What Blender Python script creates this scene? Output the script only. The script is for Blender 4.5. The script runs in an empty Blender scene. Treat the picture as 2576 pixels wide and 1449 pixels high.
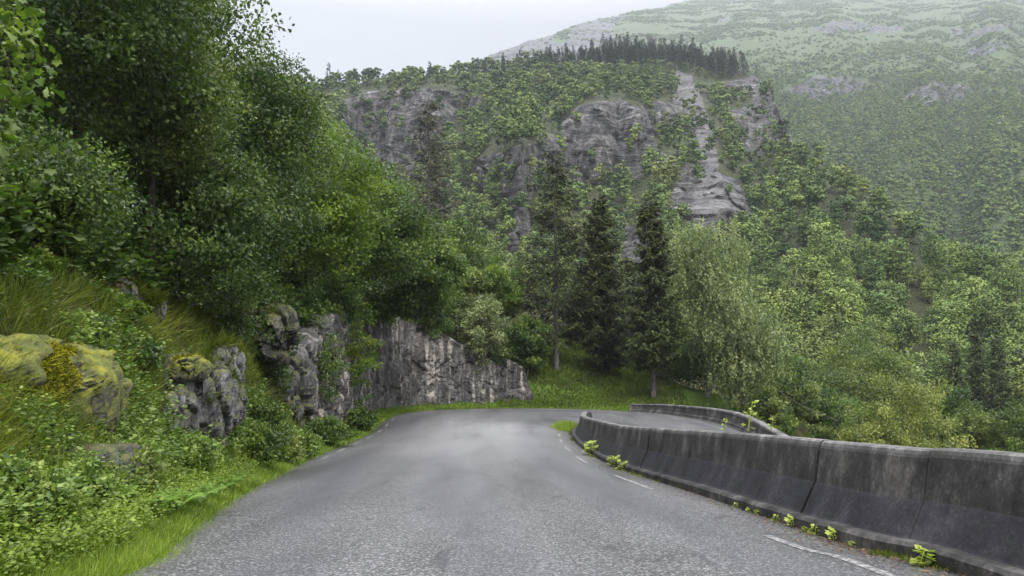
import bpy, math, random
import numpy as np
from mathutils import Vector
S = bpy.context.scene
COL = S.collection
PI = math.pi
# ------------------------------------------------------------------ camera model (2575 px wide picture units)
F_, CX, CY = 1930.0, 1287.5, 724.5
PITCH = math.atan((920 - 724.5) / F_)
CP, SP = math.cos(PITCH), math.sin(PITCH)
CAMZ = 1.55
def ray(px, py):
    px = np.asarray(px, float); py = np.asarray(py, float)
    a = (px - CX) / F_; b = (CY - py) / F_
    fw = CP - b * SP; up = SP + b * CP
    return a / fw, up / fw          # X/Y , Z/Y
def at(px, py, Y):
    a, e = ray(px, py)
    return (float(a * Y), float(Y), float(CAMZ + e * Y))
# ------------------------------------------------------------------ numpy noise
def _h(ix, iy, iz, seed=0):
    n = (ix.astype(np.int64) * 374761393 + iy.astype(np.int64) * 668265263 + iz.astype(np.int64) * 2147483647 + seed * 974634777) & 0xffffffff
    n = ((n ^ (n >> 13)) * 1274126177) & 0xffffffff
    n = ((n ^ (n >> 16)) * 2246822519) & 0xffffffff
    return ((n ^ (n >> 15)) & 0xffffff) / float(0xffffff)
def vnoise(p, seed=0):
    i = np.floor(p).astype(np.int64); f = p - i; f = f * f * (3 - 2 * f)
    r = 0
    for dx in (0, 1):
        for dy in (0, 1):
            for dz in (0, 1):
                w = (f[:, 0] if dx else 1 - f[:, 0]) * (f[:, 1] if dy else 1 - f[:, 1]) * (f[:, 2] if dz else 1 - f[:, 2])
                r = r + w * _h(i[:, 0] + dx, i[:, 1] + dy, i[:, 2] + dz, seed)
    return r
def fbm(p, sc, octv=4, seed=0, gain=.5):
    p = np.asarray(p, float) * sc; a = 1; s = 0; t = 0
    for o in range(octv):
        s = s + a * vnoise(p, seed + o); t += a; a *= gain; p = p * 2.03 + 17.1
    return s / t * 2 - 1
def worley(p, seed=0):
    i = np.floor(p).astype(np.int64); n = len(p)
    f1 = np.full(n, 9.); f2 = np.full(n, 9.); c = np.zeros(n)
    for dx in (-1, 0, 1):
        for dy in (-1, 0, 1):
            for dz in (-1, 0, 1):
                j = i + np.array([dx, dy, dz])
                q = np.stack([j[:, k] + _h(j[:, 0], j[:, 1], j[:, 2], seed + 11 * k + 1) for k in range(3)], 1)
                d = np.sqrt(((q - p) ** 2).sum(1)); cr = _h(j[:, 0], j[:, 1], j[:, 2], seed + 77)
                m = d < f1
                f2 = np.where(m, f1, np.minimum(f2, d)); c = np.where(m, cr, c); f1 = np.where(m, d, f1)
    return f1, f2, c
def sstep(x, a, b):
    t = np.clip((x - a) / (b - a), 0, 1); return t * t * (3 - 2 * t)
def inpoly(x, y, poly):
    r = np.zeros(np.shape(x), bool); n = len(poly)
    for k in range(n):
        x1, y1 = poly[k]; x2, y2 = poly[(k + 1) % n]
        if y1 == y2: continue
        c = ((y1 > y) != (y2 > y)) & (x < (x2 - x1) * (y - y1) / (y2 - y1) + x1)
        r ^= c
    return r
# ------------------------------------------------------------------ mesh helpers
class G:                                    # gathers faces of mixed size
    def __init__(s): s.v = []; s.f = []; s.t = []; s.m = []; s.n = 0
    def add(s, v, f, tone=None, mat=0):
        v = np.asarray(v, float).reshape(-1, 3); f = np.asarray(f, np.int64)
        if len(v) == 0 or len(f) == 0: return
        if tone is None: tone = np.zeros(len(v))
        tone = np.broadcast_to(np.asarray(tone, float), (len(v),))
        s.v.append(v); s.t.append(tone); s.f.append(f + s.n); s.m.append(np.full(len(f), mat)); s.n += len(v)
    def mesh(s, name, mats, smooth=False):
        me = bpy.data.meshes.new(name)
        v = np.concatenate(s.v); t = np.concatenate(s.t)
        me.vertices.add(len(v)); me.vertices.foreach_set('co', v.astype(np.float32).ravel())
        tot = np.concatenate([np.full(len(f), f.shape[1]) for f in s.f])
        li = np.concatenate([f.ravel() for f in s.f])
        me.loops.add(len(li)); me.loops.foreach_set('vertex_index', li.astype(np.int32))
        me.polygons.add(len(tot)); st = np.concatenate([[0], np.cumsum(tot)[:-1]])
        me.polygons.foreach_set('loop_start', st.astype(np.int32))
        me.polygons.foreach_set('loop_total', tot.astype(np.int32))
        me.polygons.foreach_set('material_index', np.concatenate(s.m).astype(np.int32))
        me.polygons.foreach_set('use_smooth', np.full(len(tot), bool(smooth)))
        a = me.attributes.new('tone', 'FLOAT', 'POINT'); a.data.foreach_set('value', t.astype(np.float32))
        for m in (mats if isinstance(mats, (list, tuple)) else [mats]): me.materials.append(m)
        me.update(calc_edges=True); me.validate()
        return me
def attr(me, name, vals):
    a = me.attributes.new(name, 'FLOAT', 'POINT'); a.data.foreach_set('value', np.asarray(vals, np.float32).ravel())
def link(name, me, parent=None, **kw):
    o = bpy.data.objects.new(name, me); COL.objects.link(o)
    if parent is not None: o.parent = parent
    for k, v in kw.items(): o[k] = v
    return o
def thing(name, label, cat, loc=(0, 0, 0), group=None, rz=0):
    o = bpy.data.objects.new(name, None); COL.objects.link(o); o.location = loc; o.rotation_euler = (0, 0, rz)
    o['label'] = label; o['category'] = cat
    if group: o['group'] = group
    return o
def copy_tree(root, loc, rz, label=None, scale=None):
    r = root.copy(); COL.objects.link(r); r.location = loc; r.rotation_euler = (0, 0, rz)
    if scale is not None: r.scale = scale
    if label: r['label'] = label
    for ch in list(root.children):
        c = ch.copy(); COL.objects.link(c); c.parent = r
    return r
def gridfaces(nu, nv):
    i = np.arange(nu - 1)[:, None] * nv + np.arange(nv - 1)[None, :]
    i = i.ravel(); return np.stack([i, i + nv, i + nv + 1, i + 1], 1)
def tube(g, pts, rads, sides=6, tone=.5, mat=0):
    pts = np.asarray(pts, float); n = len(pts)
    d = np.gradient(pts, axis=0); d /= np.linalg.norm(d, axis=1)[:, None] + 1e-9
    ref = np.array([0, 0, 1.]) if abs(d[0, 2]) < .9 else np.array([1., 0, 0])
    a = np.cross(d, ref); a /= np.linalg.norm(a, axis=1)[:, None] + 1e-9; b = np.cross(d, a)
    th = np.arange(sides) / sides * 2 * PI
    ring = pts[:, None] + np.asarray(rads)[:, None, None] * (np.cos(th)[None, :, None] * a[:, None] + np.sin(th)[None, :, None] * b[:, None])
    i = np.arange(n - 1)[:, None] * sides; k = np.arange(sides)[None]
    f = np.stack([i + k, i + (k + 1) % sides, i + sides + (k + 1) % sides, i + sides + k], -1).reshape(-1, 4)
    g.add(ring.reshape(-1, 3), f, tone, mat)
def unit(v): return v / (np.linalg.norm(v, axis=-1, keepdims=True) + 1e-9)
def cards(c, along, nrm, L, W, kind='leaf'):
    """leaf quads: c (N,3) base, along (N,3) axis, nrm (N,3) rough normal"""
    along = unit(along); side = unit(np.cross(along, nrm)); up = np.cross(side, along)
    L = np.broadcast_to(L, (len(c),))[:, None]; W = np.broadcast_to(W, (len(c),))[:, None]
    if kind == 'maple':
        pr = [(0, 0), (.28, .12), (.5, .02), (.42, .3), (.62, .55), (.3, .58), (.22, .72), (0, 1.05), (-.22, .72), (-.3, .58), (-.62, .55), (-.42, .3), (-.5, .02), (-.28, .12)]
        v = np.stack([c + along * L * y + side * W * x + up * W * (-.25 * abs(x)) for x, y in pr], 1)
        n = len(pr)
    else:
        pr = [(0, 0, 0), (.5, .5, -.12), (0, 1, 0), (-.5, .5, -.12)]
        v = np.stack([c + along * L * y + side * W * x + up * W * z for x, y, z in pr], 1); n = 4
    return v.reshape(-1, 3), np.arange(len(c) * n).reshape(-1, n)
# ------------------------------------------------------------------ materials
def ramp(v0, v1): pass
class N:                                     # node-building shorthand
    def __init__(s, name):
        s.m = bpy.data.materials.new(name); s.m.use_nodes = True; s.t = s.m.node_tree; s.t.nodes.clear()
    def n(s, ty, **kw):
        x = s.t.nodes.new(ty)
        for k, v in kw.items():
            if k.startswith('i_'): x.inputs[k[2:].replace('_', ' ')].default_value = v
            else: setattr(x, k, v)
        return x
    def l(s, a, b): s.t.links.new(a, b)
    def pos(s, scale=(1, 1, 1), kind='geo'):
        g = s.n('ShaderNodeNewGeometry').outputs['Position'] if kind == 'geo' else s.n('ShaderNodeTexCoord').outputs['Object']
        m = s.n('ShaderNodeMapping'); m.inputs['Scale'].default_value = scale; s.l(g, m.inputs['Vector']); return m.outputs[0]
    def noise(s, vec, scale, detail=4, rough=.55, dist=0):
        x = s.n('ShaderNodeTexNoise'); x.inputs['Scale'].default_value = scale; x.inputs['Detail'].default_value = detail
        x.inputs['Roughness'].default_value = rough; x.inputs['Distortion'].default_value = dist
        s.l(vec, x.inputs['Vector']); return x.outputs['Fac']
    def voro(s, vec, scale, feature='F1', out='Distance'):
        x = s.n('ShaderNodeTexVoronoi', feature=feature); x.inputs['Scale'].default_value = scale; s.l(vec, x.inputs['Vector']); return x.outputs[out]
    def rmp(s, fac, stops):
        x = s.n('ShaderNodeValToRGB'); cr = x.color_ramp
        while len(cr.elements) < len(stops): cr.elements.new(.5)
        for e, (p, c) in zip(cr.elements, stops):
            e.position = p; e.color = (c, c, c, 1) if isinstance(c, (int, float)) else (*c, 1)
        s.l(fac, x.inputs['Fac']); return x.outputs['Color']
    def mix(s, fac, a, b, bt='MIX'):
        x = s.n('ShaderNodeMix', data_type='RGBA', blend_type=bt)
        for sock, v in ((x.inputs[0], fac), (x.inputs[6], a), (x.inputs[7], b)):
            if isinstance(v, (int, float)): sock.default_value = v if sock == x.inputs[0] else (v, v, v, 1)
            elif isinstance(v, tuple): sock.default_value = (*v, 1)
            else: s.l(v, sock)
        return x.outputs[2]
    def math(s, op, a, b=0.):
        x = s.n('ShaderNodeMath', operation=op)
        for sock, v in zip(x.inputs, (a, b)):
            if isinstance(v, (int, float)): sock.default_value = v
            else: s.l(v, sock)
        return x.outputs[0]
    def at(s, name):
        x = s.n('ShaderNodeAttribute', attribute_name=name); return x.outputs['Fac']
    def bump(s, h, strength=.5, dist=.05, prev=None):
        x = s.n('ShaderNodeBump'); x.inputs['Strength'].default_value = strength; x.inputs['Distance'].default_value = dist
        s.l(h, x.inputs['Height'])
        if prev is not None: s.l(prev, x.inputs['Normal'])
        return x.outputs[0]
    def out(s, col, rough=.8, spec=.3, nrm=None, trans=0, tcol=None):
        p = s.n('ShaderNodeBsdfPrincipled')
        if isinstance(col, tuple): p.inputs['Base Color'].default_value = (*col, 1)
        else: s.l(col, p.inputs['Base Color'])
        if isinstance(rough, (int, float)): p.inputs['Roughness'].default_value = rough
        else: s.l(rough, p.inputs['Roughness'])
        p.inputs['Specular IOR Level'].default_value = spec
        if nrm is not None: s.l(nrm, p.inputs['Normal'])
        o = s.n('ShaderNodeOutputMaterial'); sh = p.outputs[0]
        if trans:
            t = s.n('ShaderNodeBsdfTranslucent'); s.l(tcol if tcol is not None else col, t.inputs['Color'])
            m = s.n('ShaderNodeMixShader'); m.inputs[0].default_value = trans
            s.l(sh, m.inputs[1]); s.l(t.outputs[0], m.inputs[2]); sh = m.outputs[0]
        s.l(sh, o.inputs['Surface']); return s.m
def leafmat(name, dark, mid, light, nscale=.35, trans=.3, rough=.5, spec=.35, yellow=None, orand=0):
    s = N(name); p = s.pos()
    tone = s.at('tone'); nz = s.noise(p, nscale, 3)
    f = s.math('ADD', s.math('MULTIPLY', tone, .6), s.math('MULTIPLY', nz, .5))
    if orand: f = s.math('ADD', f, s.math('MULTIPLY', s.math('SUBTRACT', s.n('ShaderNodeObjectInfo').outputs['Random'], .5), orand))
    c = s.rmp(f, [(.18, dark), (.52, mid), (.85, light)])
    if yellow:
        y = s.rmp(s.noise(p, nscale * .45, 2), [(.5, 0.), (.68, 1.)]); c = s.mix(s.math('MULTIPLY', y, .4), c, yellow)
    tc = s.mix(.5, c, (.12, .2, .02), 'ADD') if trans else None
    return s.out(c, rough, spec, None, trans, s.mix(1, c, (1.3, 1.5, .8), 'MULTIPLY') if trans else None)
def barkmat(name, a, b, birch=False):
    s = N(name); p = s.pos((1, 1, .25) if not birch else (1, 1, 3))
    n = s.noise(p, 14 if not birch else 5, 5, .65)
    c = s.rmp(n, [(.38, a), (.62, b)])
    return s.out(c, .85, .2, s.bump(n, .6, .03))
def rockmat(name, sc=1., pal=None, moss=.0, streak=True, wet=.55, mcol=1.):
    pal = pal or [(.028, .028, .03), (.12, .115, .12), (.30, .29, .29)]
    s = N(name); p = s.pos()
    n1 = s.noise(p, 1.1 * sc, 8, .65, .4); n2 = s.noise(s.pos((5 * sc, 5 * sc, .55 * sc)), 1, 5, .6, .3)
    base = s.rmp(n1, [(.3, pal[0]), (.5, pal[1]), (.72, pal[2])])
    if streak:
        st = s.rmp(n2, [(.38, .35), (.5, .9), (.66, 1.9)]); base = s.mix(.75, base, st, 'MULTIPLY')
    qz = s.rmp(s.noise(s.pos((1.3 * sc, 1.3 * sc, .09 * sc)), 1, 6, .6, .5), [(.53, 0.), (.63, 1.)]); base = s.mix(s.math('MULTIPLY', qz, s.rmp(s.noise(p, 3 * sc, 5), [(.42, 0.), (.55, 1.)])), base, (.42, .39, .34)) if streak == 2 else base
    rust = s.rmp(s.noise(p, .7 * sc, 4), [(.55, 0.), (.72, 1.)]); base = s.mix(s.math('MULTIPLY', rust, .22), base, (.12, .08, .055))
    cr = s.rmp(s.voro(s.pos((1.2 * sc, 1.2 * sc, .6 * sc)), 1.1, 'DISTANCE_TO_EDGE'), [(.0, .25), (.035, 1.)])
    base = s.mix(.7, base, cr, 'MULTIPLY')
    if moss:
        g = s.n('ShaderNodeNewGeometry'); sx = s.n('ShaderNodeSeparateXYZ'); s.l(g.outputs['Normal'], sx.inputs[0])
        mk = s.math('ADD', s.math('MULTIPLY', sx.outputs[2], .9), s.math('MULTIPLY', s.noise(p, 2.2 * sc, 5), 1.1))
        mk = s.rmp(mk, [(.96 - moss, 0.), (min(.999, 1.24 - moss), .85)])
        mc = s.rmp(s.noise(p, 5, 4), [(.3, (.018 * mcol, .024 * mcol, .006)), (.5, (.05 * mcol, .058 * mcol, .009)), (.7, (.12 * mcol, .12 * mcol, .015))])
        base = s.mix(mk, base, mc)
    h = s.math('ADD', s.noise(p, 3 * sc, 10, .7), s.math('MULTIPLY', n2, .5))
    return s.out(base, wet, .45, s.bump(h, .9, .16 / sc))
M = {}
M['bark'] = barkmat('dark_bark', (.02, .017, .014), (.085, .075, .062))
M['barkgrey'] = barkmat('grey_bark', (.05, .045, .04), (.2, .19, .175))
M['birchbark'] = barkmat('birch_bark', (.04, .035, .03), (.5, .48, .45), True)
M['leafdark'] = leafmat('leaf_dark', (.012, .024, .005), (.045, .08, .014), (.115, .17, .03), .5, .33, .5, .4)
M['leafmaple'] = leafmat('leaf_maple', (.03, .06, .008), (.085, .14, .014), (.17, .23, .026), .8, .35)
M['leafmid'] = leafmat('leaf_mid', (.014, .032, .006), (.055, .10, .016), (.15, .21, .032), .4, .33, .5, .4)
M['leaflime'] = leafmat('leaf_lime', (.03, .06, .006), (.10, .165, .014), (.20, .26, .03), .35, .35)
M['leafbirch'] = leafmat('leaf_birch', (.06, .085, .038), (.16, .20, .08), (.31, .345, .155), .4, .3)
M['leafolive'] = leafmat('leaf_olive', (.03, .055, .012), (.10, .14, .03), (.20, .235, .055), .3, .3)
M['leafyellow'] = leafmat('leaf_yellow', (.06, .085, .018), (.17, .20, .045), (.31, .32, .08), .35, .3)
M['spruce'] = leafmat('spruce_needles', (.010, .022, .007), (.034, .054, .014), (.085, .105, .026), .6, 0, .6, .25)
M['sprucebrown'] = leafmat('spruce_bare', (.03, .032, .022), (.075, .075, .052), (.14, .13, .09), .6, 0, .7, .2)
M['hillleaf'] = leafmat('hill_leaves', (.03, .062, .016), (.13, .195, .048), (.235, .30, .072), .11, 0, .6, .15, (.17, .17, .04), .45)
M['mountleaf'] = leafmat('mountain_leaves', (.03, .065, .018), (.095, .155, .038), (.2, .255, .06), .03, 0, .7, .15, (.11, .13, .03))
M['pine'] = leafmat('pine_needles', (.008, .02, .01), (.02, .038, .016), (.045, .065, .022), .1, 0, .7, .2)
M['grass'] = leafmat('grass_blades', (.06, .10, .012), (.125, .19, .022), (.24, .31, .045), .6, .35)
M['slopegrass'] = leafmat('slope_grass', (.035, .05, .006), (.085, .12, .012), (.17, .22, .02), .5, .3)
M['weedleaf'] = leafmat('weed_leaves', (.14, .18, .02), (.26, .32, .04), (.4, .45, .10), .9, .35)
M['litter'] = leafmat('leaf_litter', (.03, .02, .012), (.08, .05, .025), (.18, .13, .07), 3, 0, .9, .2)
M['herb'] = leafmat('herb_leaves', (.03, .06, .012), (.11, .175, .035), (.25, .32, .07), .9, .3)
M['drygrass'] = leafmat('olive_grass', (.03, .045, .007), (.085, .115, .014), (.20, .215, .03), .9, .3)
M['mossm'] = leafmat('moss', (.055, .06, .006), (.17, .175, .012), (.34, .33, .02), 1.6, 0, .9, .1)
M['fern'] = leafmat('fern', (.05, .10, .012), (.11, .2, .025), (.19, .3, .04), .9, .35)
M['redleaf'] = leafmat('autumn_leaves', (.10, .03, .01), (.26, .12, .04), (.42, .26, .10), 1.5, .3)
M['roadrock'] = rockmat('road_rock', 1.0, [(.012, .012, .012), (.06, .057, .054), (.2, .192, .182)], 0, 2)
M['crag'] = rockmat('crag_rock', 1.3, [(.012, .012, .012), (.05, .05, .047), (.17, .165, .155)], .12)
M['outcrop'] = rockmat('outcrop_rock', 1.8, [(.03, .03, .032), (.11, .112, .115), (.26, .26, .25)], .12)
M['mossrock'] = rockmat('moss_rock', 1.8, [(.03, .03, .028), (.08, .075, .065), (.2, .19, .17)], .6, True, .8, 2.2)
# asphalt, worn and damp
def asphalt():
    s = N('asphalt'); p = s.pos()
    big = s.noise(s.pos((.8, .09, 1)), 1., 5, .55, .2)
    sp = s.voro(p, 66, 'F1', 'Color'); bw = s.n('ShaderNodeSeparateColor'); s.l(sp, bw.inputs[0])
    spk = s.rmp(bw.outputs[0], [(.15, (.025, .025, .027)), (.55, (.06, .06, .062)), (.8, (.14, .14, .143)), (.93, (.34, .34, .345))])
    fine = s.noise(p, 35, 4, .7)
    base = s.mix(.42, spk, s.rmp(fine, [(.3, .045), (.7, .12)]))
    tint = s.rmp(big, [(.3, .55), (.45, .92), (.66, 1.15)]); base = s.mix(.9, base, tint, 'MULTIPLY')
    ck = s.rmp(s.voro(s.pos((.45, .3, 1)), 1., 'DISTANCE_TO_EDGE'), [(.0, .35), (.008, 1.)]); base = s.mix(s.rmp(s.noise(p, .4, 3), [(.5, 0.), (.56, .9)]), base, ck, 'MULTIPLY'); dp = s.rmp(s.noise(s.pos((1.3, .5, 1)), 1., 5, .6, 1.), [(.64, 0.), (.67, .55)]); base = s.mix(dp, base, (.03, .03, .033))
    wear = s.at('edge'); base = s.mix(s.rmp(wear, [(.0, 0.), (.9, .0), (1., .45)]), base, (.04, .042, .035))
    track = s.at('track'); base = s.mix(s.math('MULTIPLY', track, 1.15), base, (.035, .036, .04)); sky_sheen = s.math('MULTIPLY', s.at('dry'), s.rmp(s.noise(s.pos((.5, .12, 1)), 1.2, 5, .6, .2), [(.33, .4), (.5, 1.)])); base = s.mix(s.math('MULTIPLY', sky_sheen, .5), base, s.mix(.5, base, (.5, .5, .5)))  # pale middle imitates reflected sky by lightening the asphalt colour
    r = s.math('ADD', s.rmp(big, [(.3, .34), (.5, .38), (.7, .46)]), s.math('MULTIPLY', track, .45))
    return s.out(base, r, .5, s.bump(s.math('ADD', s.voro(p, 70), s.math('MULTIPLY', fine, .4)), .35, .008))
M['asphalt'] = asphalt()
def paint():
    s = N('road_paint'); p = s.pos(); n = s.noise(p, 18, 6, .75)
    c = s.rmp(n, [(.47, (.09, .09, .09)), (.62, (.34, .34, .33))]); return s.out(c, .6, .3)
M['paint'] = paint()
def concrete(name, dark):
    s = N(name); p = s.pos()
    n1 = s.noise(s.pos((1.5, 1.5, .9)), 1.3, 8, .7); n2 = s.noise(p, 24, 5, .7)
    c = s.rmp(n1, [(.36, dark[0]), (.52, dark[1]), (.66, dark[2])])
    c = s.mix(.6, c, s.rmp(n2, [(.3, .45), (.55, 1.), (.70, 2.2)]), 'MULTIPLY')
    v = s.voro(p, 30); c = s.mix(s.rmp(v, [(.08, .25), (.16, 0.)]), c, (.2, .19, .175))
    mo = s.rmp(s.noise(p, 3.3, 6, .7), [(.6, 0.), (.7, .5)]); c = s.mix(mo, c, (.035, .04, .018))
    return s.out(c, .78, .3, s.bump(n2, .5, .012))
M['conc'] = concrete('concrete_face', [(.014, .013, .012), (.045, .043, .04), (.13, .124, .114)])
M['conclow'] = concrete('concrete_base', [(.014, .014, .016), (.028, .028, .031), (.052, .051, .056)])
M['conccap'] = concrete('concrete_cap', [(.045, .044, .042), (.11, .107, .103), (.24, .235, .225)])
def groundmat():
    s = N('bank_soil'); p = s.pos()
    n = s.noise(p, 1.3, 6, .65); f = s.noise(p, 12, 5, .7)
    soil = s.rmp(n, [(.35, (.015, .012, .007)), (.5, (.03, .032, .009)), (.65, (.07, .07, .012))])
    soil = s.mix(.5, soil, s.rmp(f, [(.3, .4), (.7, 1.6)]), 'MULTIPLY')
    gr = s.rmp(f, [(.3, (.035, .07, .008)), (.6, (.11, .19, .02))])
    c = s.mix(s.at('verge'), soil, gr)
    return s.out(c, .9, .2, s.bump(f, .8, .06))
M['ground'] = groundmat()
def hillmat(name, sc, lo, hi, rockcols):
    s = N(name); p = s.pos()
    n = s.noise(p, .12 * sc, 7, .65); f = s.noise(p, .6 * sc, 5, .6)
    veg = s.rmp(f, [(.3, lo), (.65, hi)]); veg = s.mix(s.rmp(s.noise(s.pos((.02 * sc, .02 * sc, .05 * sc)), 1., 6, .65), [(.42, 0.), (.62, .6)]), veg, (hi[0] * .75, hi[1] * .55, hi[2] * .7))
    wv = s.noise(s.pos((.35 * sc, .35 * sc, .06 * sc)), 1., 7, .7, .8)
    lay = s.noise(s.pos((.05 * sc, .05 * sc, .5 * sc)), 1., 6, .65, 1.2)
    rock = s.rmp(wv, [(.32, rockcols[0]), (.5, rockcols[1]), (.7, rockcols[2])])
    rock = s.mix(.8, rock, s.rmp(lay, [(.36, .3), (.48, .9), (.68, 1.5)]), 'MULTIPLY')
    cr = s.rmp(s.voro(s.pos((.11 * sc, .11 * sc, .045 * sc)), 1., 'DISTANCE_TO_EDGE'), [(.0, .06), (.07, 1.)]); cr2 = s.rmp(s.voro(s.pos((.5 * sc, .5 * sc, .14 * sc)), 1., 'DISTANCE_TO_EDGE'), [(.0, .2), (.09, 1.)]); rock = s.mix(.7, rock, cr2, 'MULTIPLY'); rock = s.mix(s.rmp(n, [(.4, 1.), (.6, .4)]), rock, cr, 'MULTIPLY')
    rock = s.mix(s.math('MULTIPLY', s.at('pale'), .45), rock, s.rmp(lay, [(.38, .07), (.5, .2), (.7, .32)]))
    rock = s.mix(s.rmp(n, [(.58, 0.), (.68, .14)]), rock, (.2, .13, .085))
    k = s.math('ADD', s.at('rock'), s.math('MULTIPLY', s.math('SUBTRACT', f, .5), .9))
    c = s.mix(s.rmp(k, [(.42, 0.), (.56, 1.)]), veg, rock)
    hh = s.math('ADD', s.math('MULTIPLY', wv, 1.), s.math('MULTIPLY', lay, 1.4))
    return s.out(c, .75, .3, s.bump(hh, .9, 2.5 / sc))
M['hill'] = hillmat('hill_ground', 1., (.015, .027, .008), (.055, .075, .015), [(.018, .018, .018), (.095, .093, .088), (.32, .31, .295)])
M['mountain'] = hillmat('mountain_ground', .45, (.03, .06, .017), (.09, .14, .033), [(.035, .037, .04), (.11, .112, .115), (.36, .36, .35)])
# ------------------------------------------------------------------ road: paired outer / inner edge points
def Pz(px, py, Y): return at(px, py, Y)
pairs = [
 ((-2.8, -10, 1.05), (3.45, -10, 1.05)), ((-2.8, 0, .37), (3.42, 0, .37)),
 (at(310, 1449, 5.6), at(2420, 1449, 5.6)), (at(450, 1360, 7.4), at(2130, 1370, 7.1)),
 (at(600, 1250, 11.7), at(1784, 1253, 11.5)), (at(760, 1165, 20), at(1537, 1170, 20)),
 (at(850, 1125, 27), at(1462, 1126, 27)), (at(930, 1090, 35), at(1438, 1097, 33)),
 (at(962, 1062, 42), at(1444, 1080, 35.2)), (at(1002, 1043, 48), at(1450, 1078, 36)),
 (at(1100, 1031, 53), (3.3, 36.6, -1.54)), (at(1290, 1027, 55.5), (3.8, 36.7, -1.56)),
 (at(1450, 1029, 55), (4.3, 36.4, -1.6)), (at(1590, 1035, 53), (4.75, 35.7, -1.66)),
 (at(1660, 1040, 50.5), (5.1, 34.8, -1.72)), (at(1730, 1050, 47), (5.3, 33.3, -1.82)),
 (at(1800, 1063, 43.5), (5.4, 31.3, -2.0)), (at(1870, 1087, 38), (5.5, 28, -2.3)),
 ((11.3, 30, -2.5), (5.6, 22, -2.95)), ((11.2, 15, -3.9), (5.6, 10, -4.2)), ((11.2, -10, -6.2), (5.6, -10, -6.1))]
def catmull(P, n):
    P = np.array(P, float); P = np.vstack([2 * P[0] - P[1], P, 2 * P[-1] - P[-2]]); out = []
    for i in range(1, len(P) - 2):
        p0, p1, p2, p3 = P[i - 1:i + 3]
        for t in np.arange(n) / n:
            out.append(.5 * ((2 * p1) + (-p0 + p2) * t + (2 * p0 - 5 * p1 + 4 * p2 - p3) * t * t + (-p0 + 3 * p1 - 3 * p2 + p3) * t ** 3))
    out.append(P[-2]); return np.array(out)
NS = 14
OUT = catmull([a for a, b in pairs], NS); INN = catmull([b for a, b in pairs], NS)
K = 25
tt = np.linspace(0, 1, K)
rv = OUT[:, None] * (1 - tt)[None, :, None] + INN[:, None] * tt[None, :, None]
crown = .05 * (1 - (2 * tt - 1) ** 2)
rv[:, :, 2] += crown[None]
g = G(); g.add(rv.reshape(-1, 3), gridfaces(len(OUT), K)[:, ::-1])
side = []
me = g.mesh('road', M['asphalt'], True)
attr(me, 'edge', np.tile(np.abs(2 * tt - 1), len(OUT)))
tk = sum(np.exp(-((tt - c) / .075) ** 2) for c in (.17, .46, .80)); sidx = np.arange(len(OUT)) / NS
tkk = np.clip(tk[None] * (.65 + .35 * np.sin(sidx * 1.7))[:, None], 0, 1) * (.8 + .35 * fbm(np.stack([sidx[:, None] + 0 * tt[None], tt[None] * 6 + 0 * sidx[:, None], 0 * sidx[:, None] + 0 * tt[None]], -1).reshape(-1, 3), 1.3).reshape(len(OUT), K))
attr(me, 'track', tkk); sheen = np.exp(-((sidx - 7.2) / 1.9) ** 2)[:, None] * np.exp(-((tt - .55) / .33) ** 4)[None] + .22 * np.exp(-((sidx - 4.5) / 2.5) ** 2)[:, None] * np.exp(-((tt - .48) / .2) ** 2)[None]; attr(me, 'dry', sheen)  # mask for the sky's sheen painted into the road colour towards the bend
road = link('road', me, kind='structure')
# painted edge dashes lie on the road as its parts
def road_at(i, t):
    i0 = int(min(max(i, 0), len(OUT) - 1.001)); f = i - i0
    a = OUT[i0] * (1 - f) + OUT[i0 + 1] * f; b = INN[i0] * (1 - f) + INN[i0 + 1] * f
    p = a * (1 - t) + b * t; p = p.copy(); p[2] += .05 * (1 - (2 * t - 1) ** 2) + .004; return p
def dash(i0, i1, off, w, outer=True, n=8):
    vs = []
    for k in range(n + 1):
        i = i0 + (i1 - i0) * k / n; a = road_at(i, 0); b = road_at(i, 1); L = np.linalg.norm(a - b)
        t0, t1 = off / L, (off + w) / L
        if not outer: t0, t1 = 1 - t1, 1 - t0
        vs += [road_at(i, t0), road_at(i, t1)]
    f = [[2 * k, 2 * k + 1, 2 * k + 3, 2 * k + 2] for k in range(n)]
    g = G(); g.add(vs, f); link('edge_line', g.mesh('edge_line', M['paint']), road)
for i0, i1 in ((5 * NS + 2.5, 5 * NS + 6), (5 * NS + 9.5, 5 * NS + 13), (6 * NS + 2.2, 6 * NS + 5), (6 * NS + 8, 6 * NS + 11), (7 * NS + 1, 7 * NS + 4.2), (7 * NS + 8, 7 * NS + 12), (8 * NS + 3, 8 * NS + 8), (8 * NS + 12, 9 * NS + 3)):
    dash(i0, i1, .28 if i0 < 100 else .45, .11)
for i0, i1 in ((1 * NS + 9.5, 3 * NS + 2), (4 * NS + 2.5, 4 * NS + 8), (5 * NS + 1, 5 * NS + 6), (5 * NS + 10, 6 * NS + 1), (6 * NS + 5, 6 * NS + 9), (6 * NS + 12, 7 * NS + 3), (7 * NS + 9, 7 * NS + 13), (8 * NS + 8, 8 * NS + 14)):
    dash(i0, i1, .50, .10, False)
for i0, i1 in ((12 * NS + 2, 13 * NS + 6), (14 * NS + 4, 15 * NS), (15 * NS + 4, 16 * NS + 8), (17 * NS + 4, 18 * NS)):
    dash(i0, i1, 1.5, .13, True)
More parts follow.
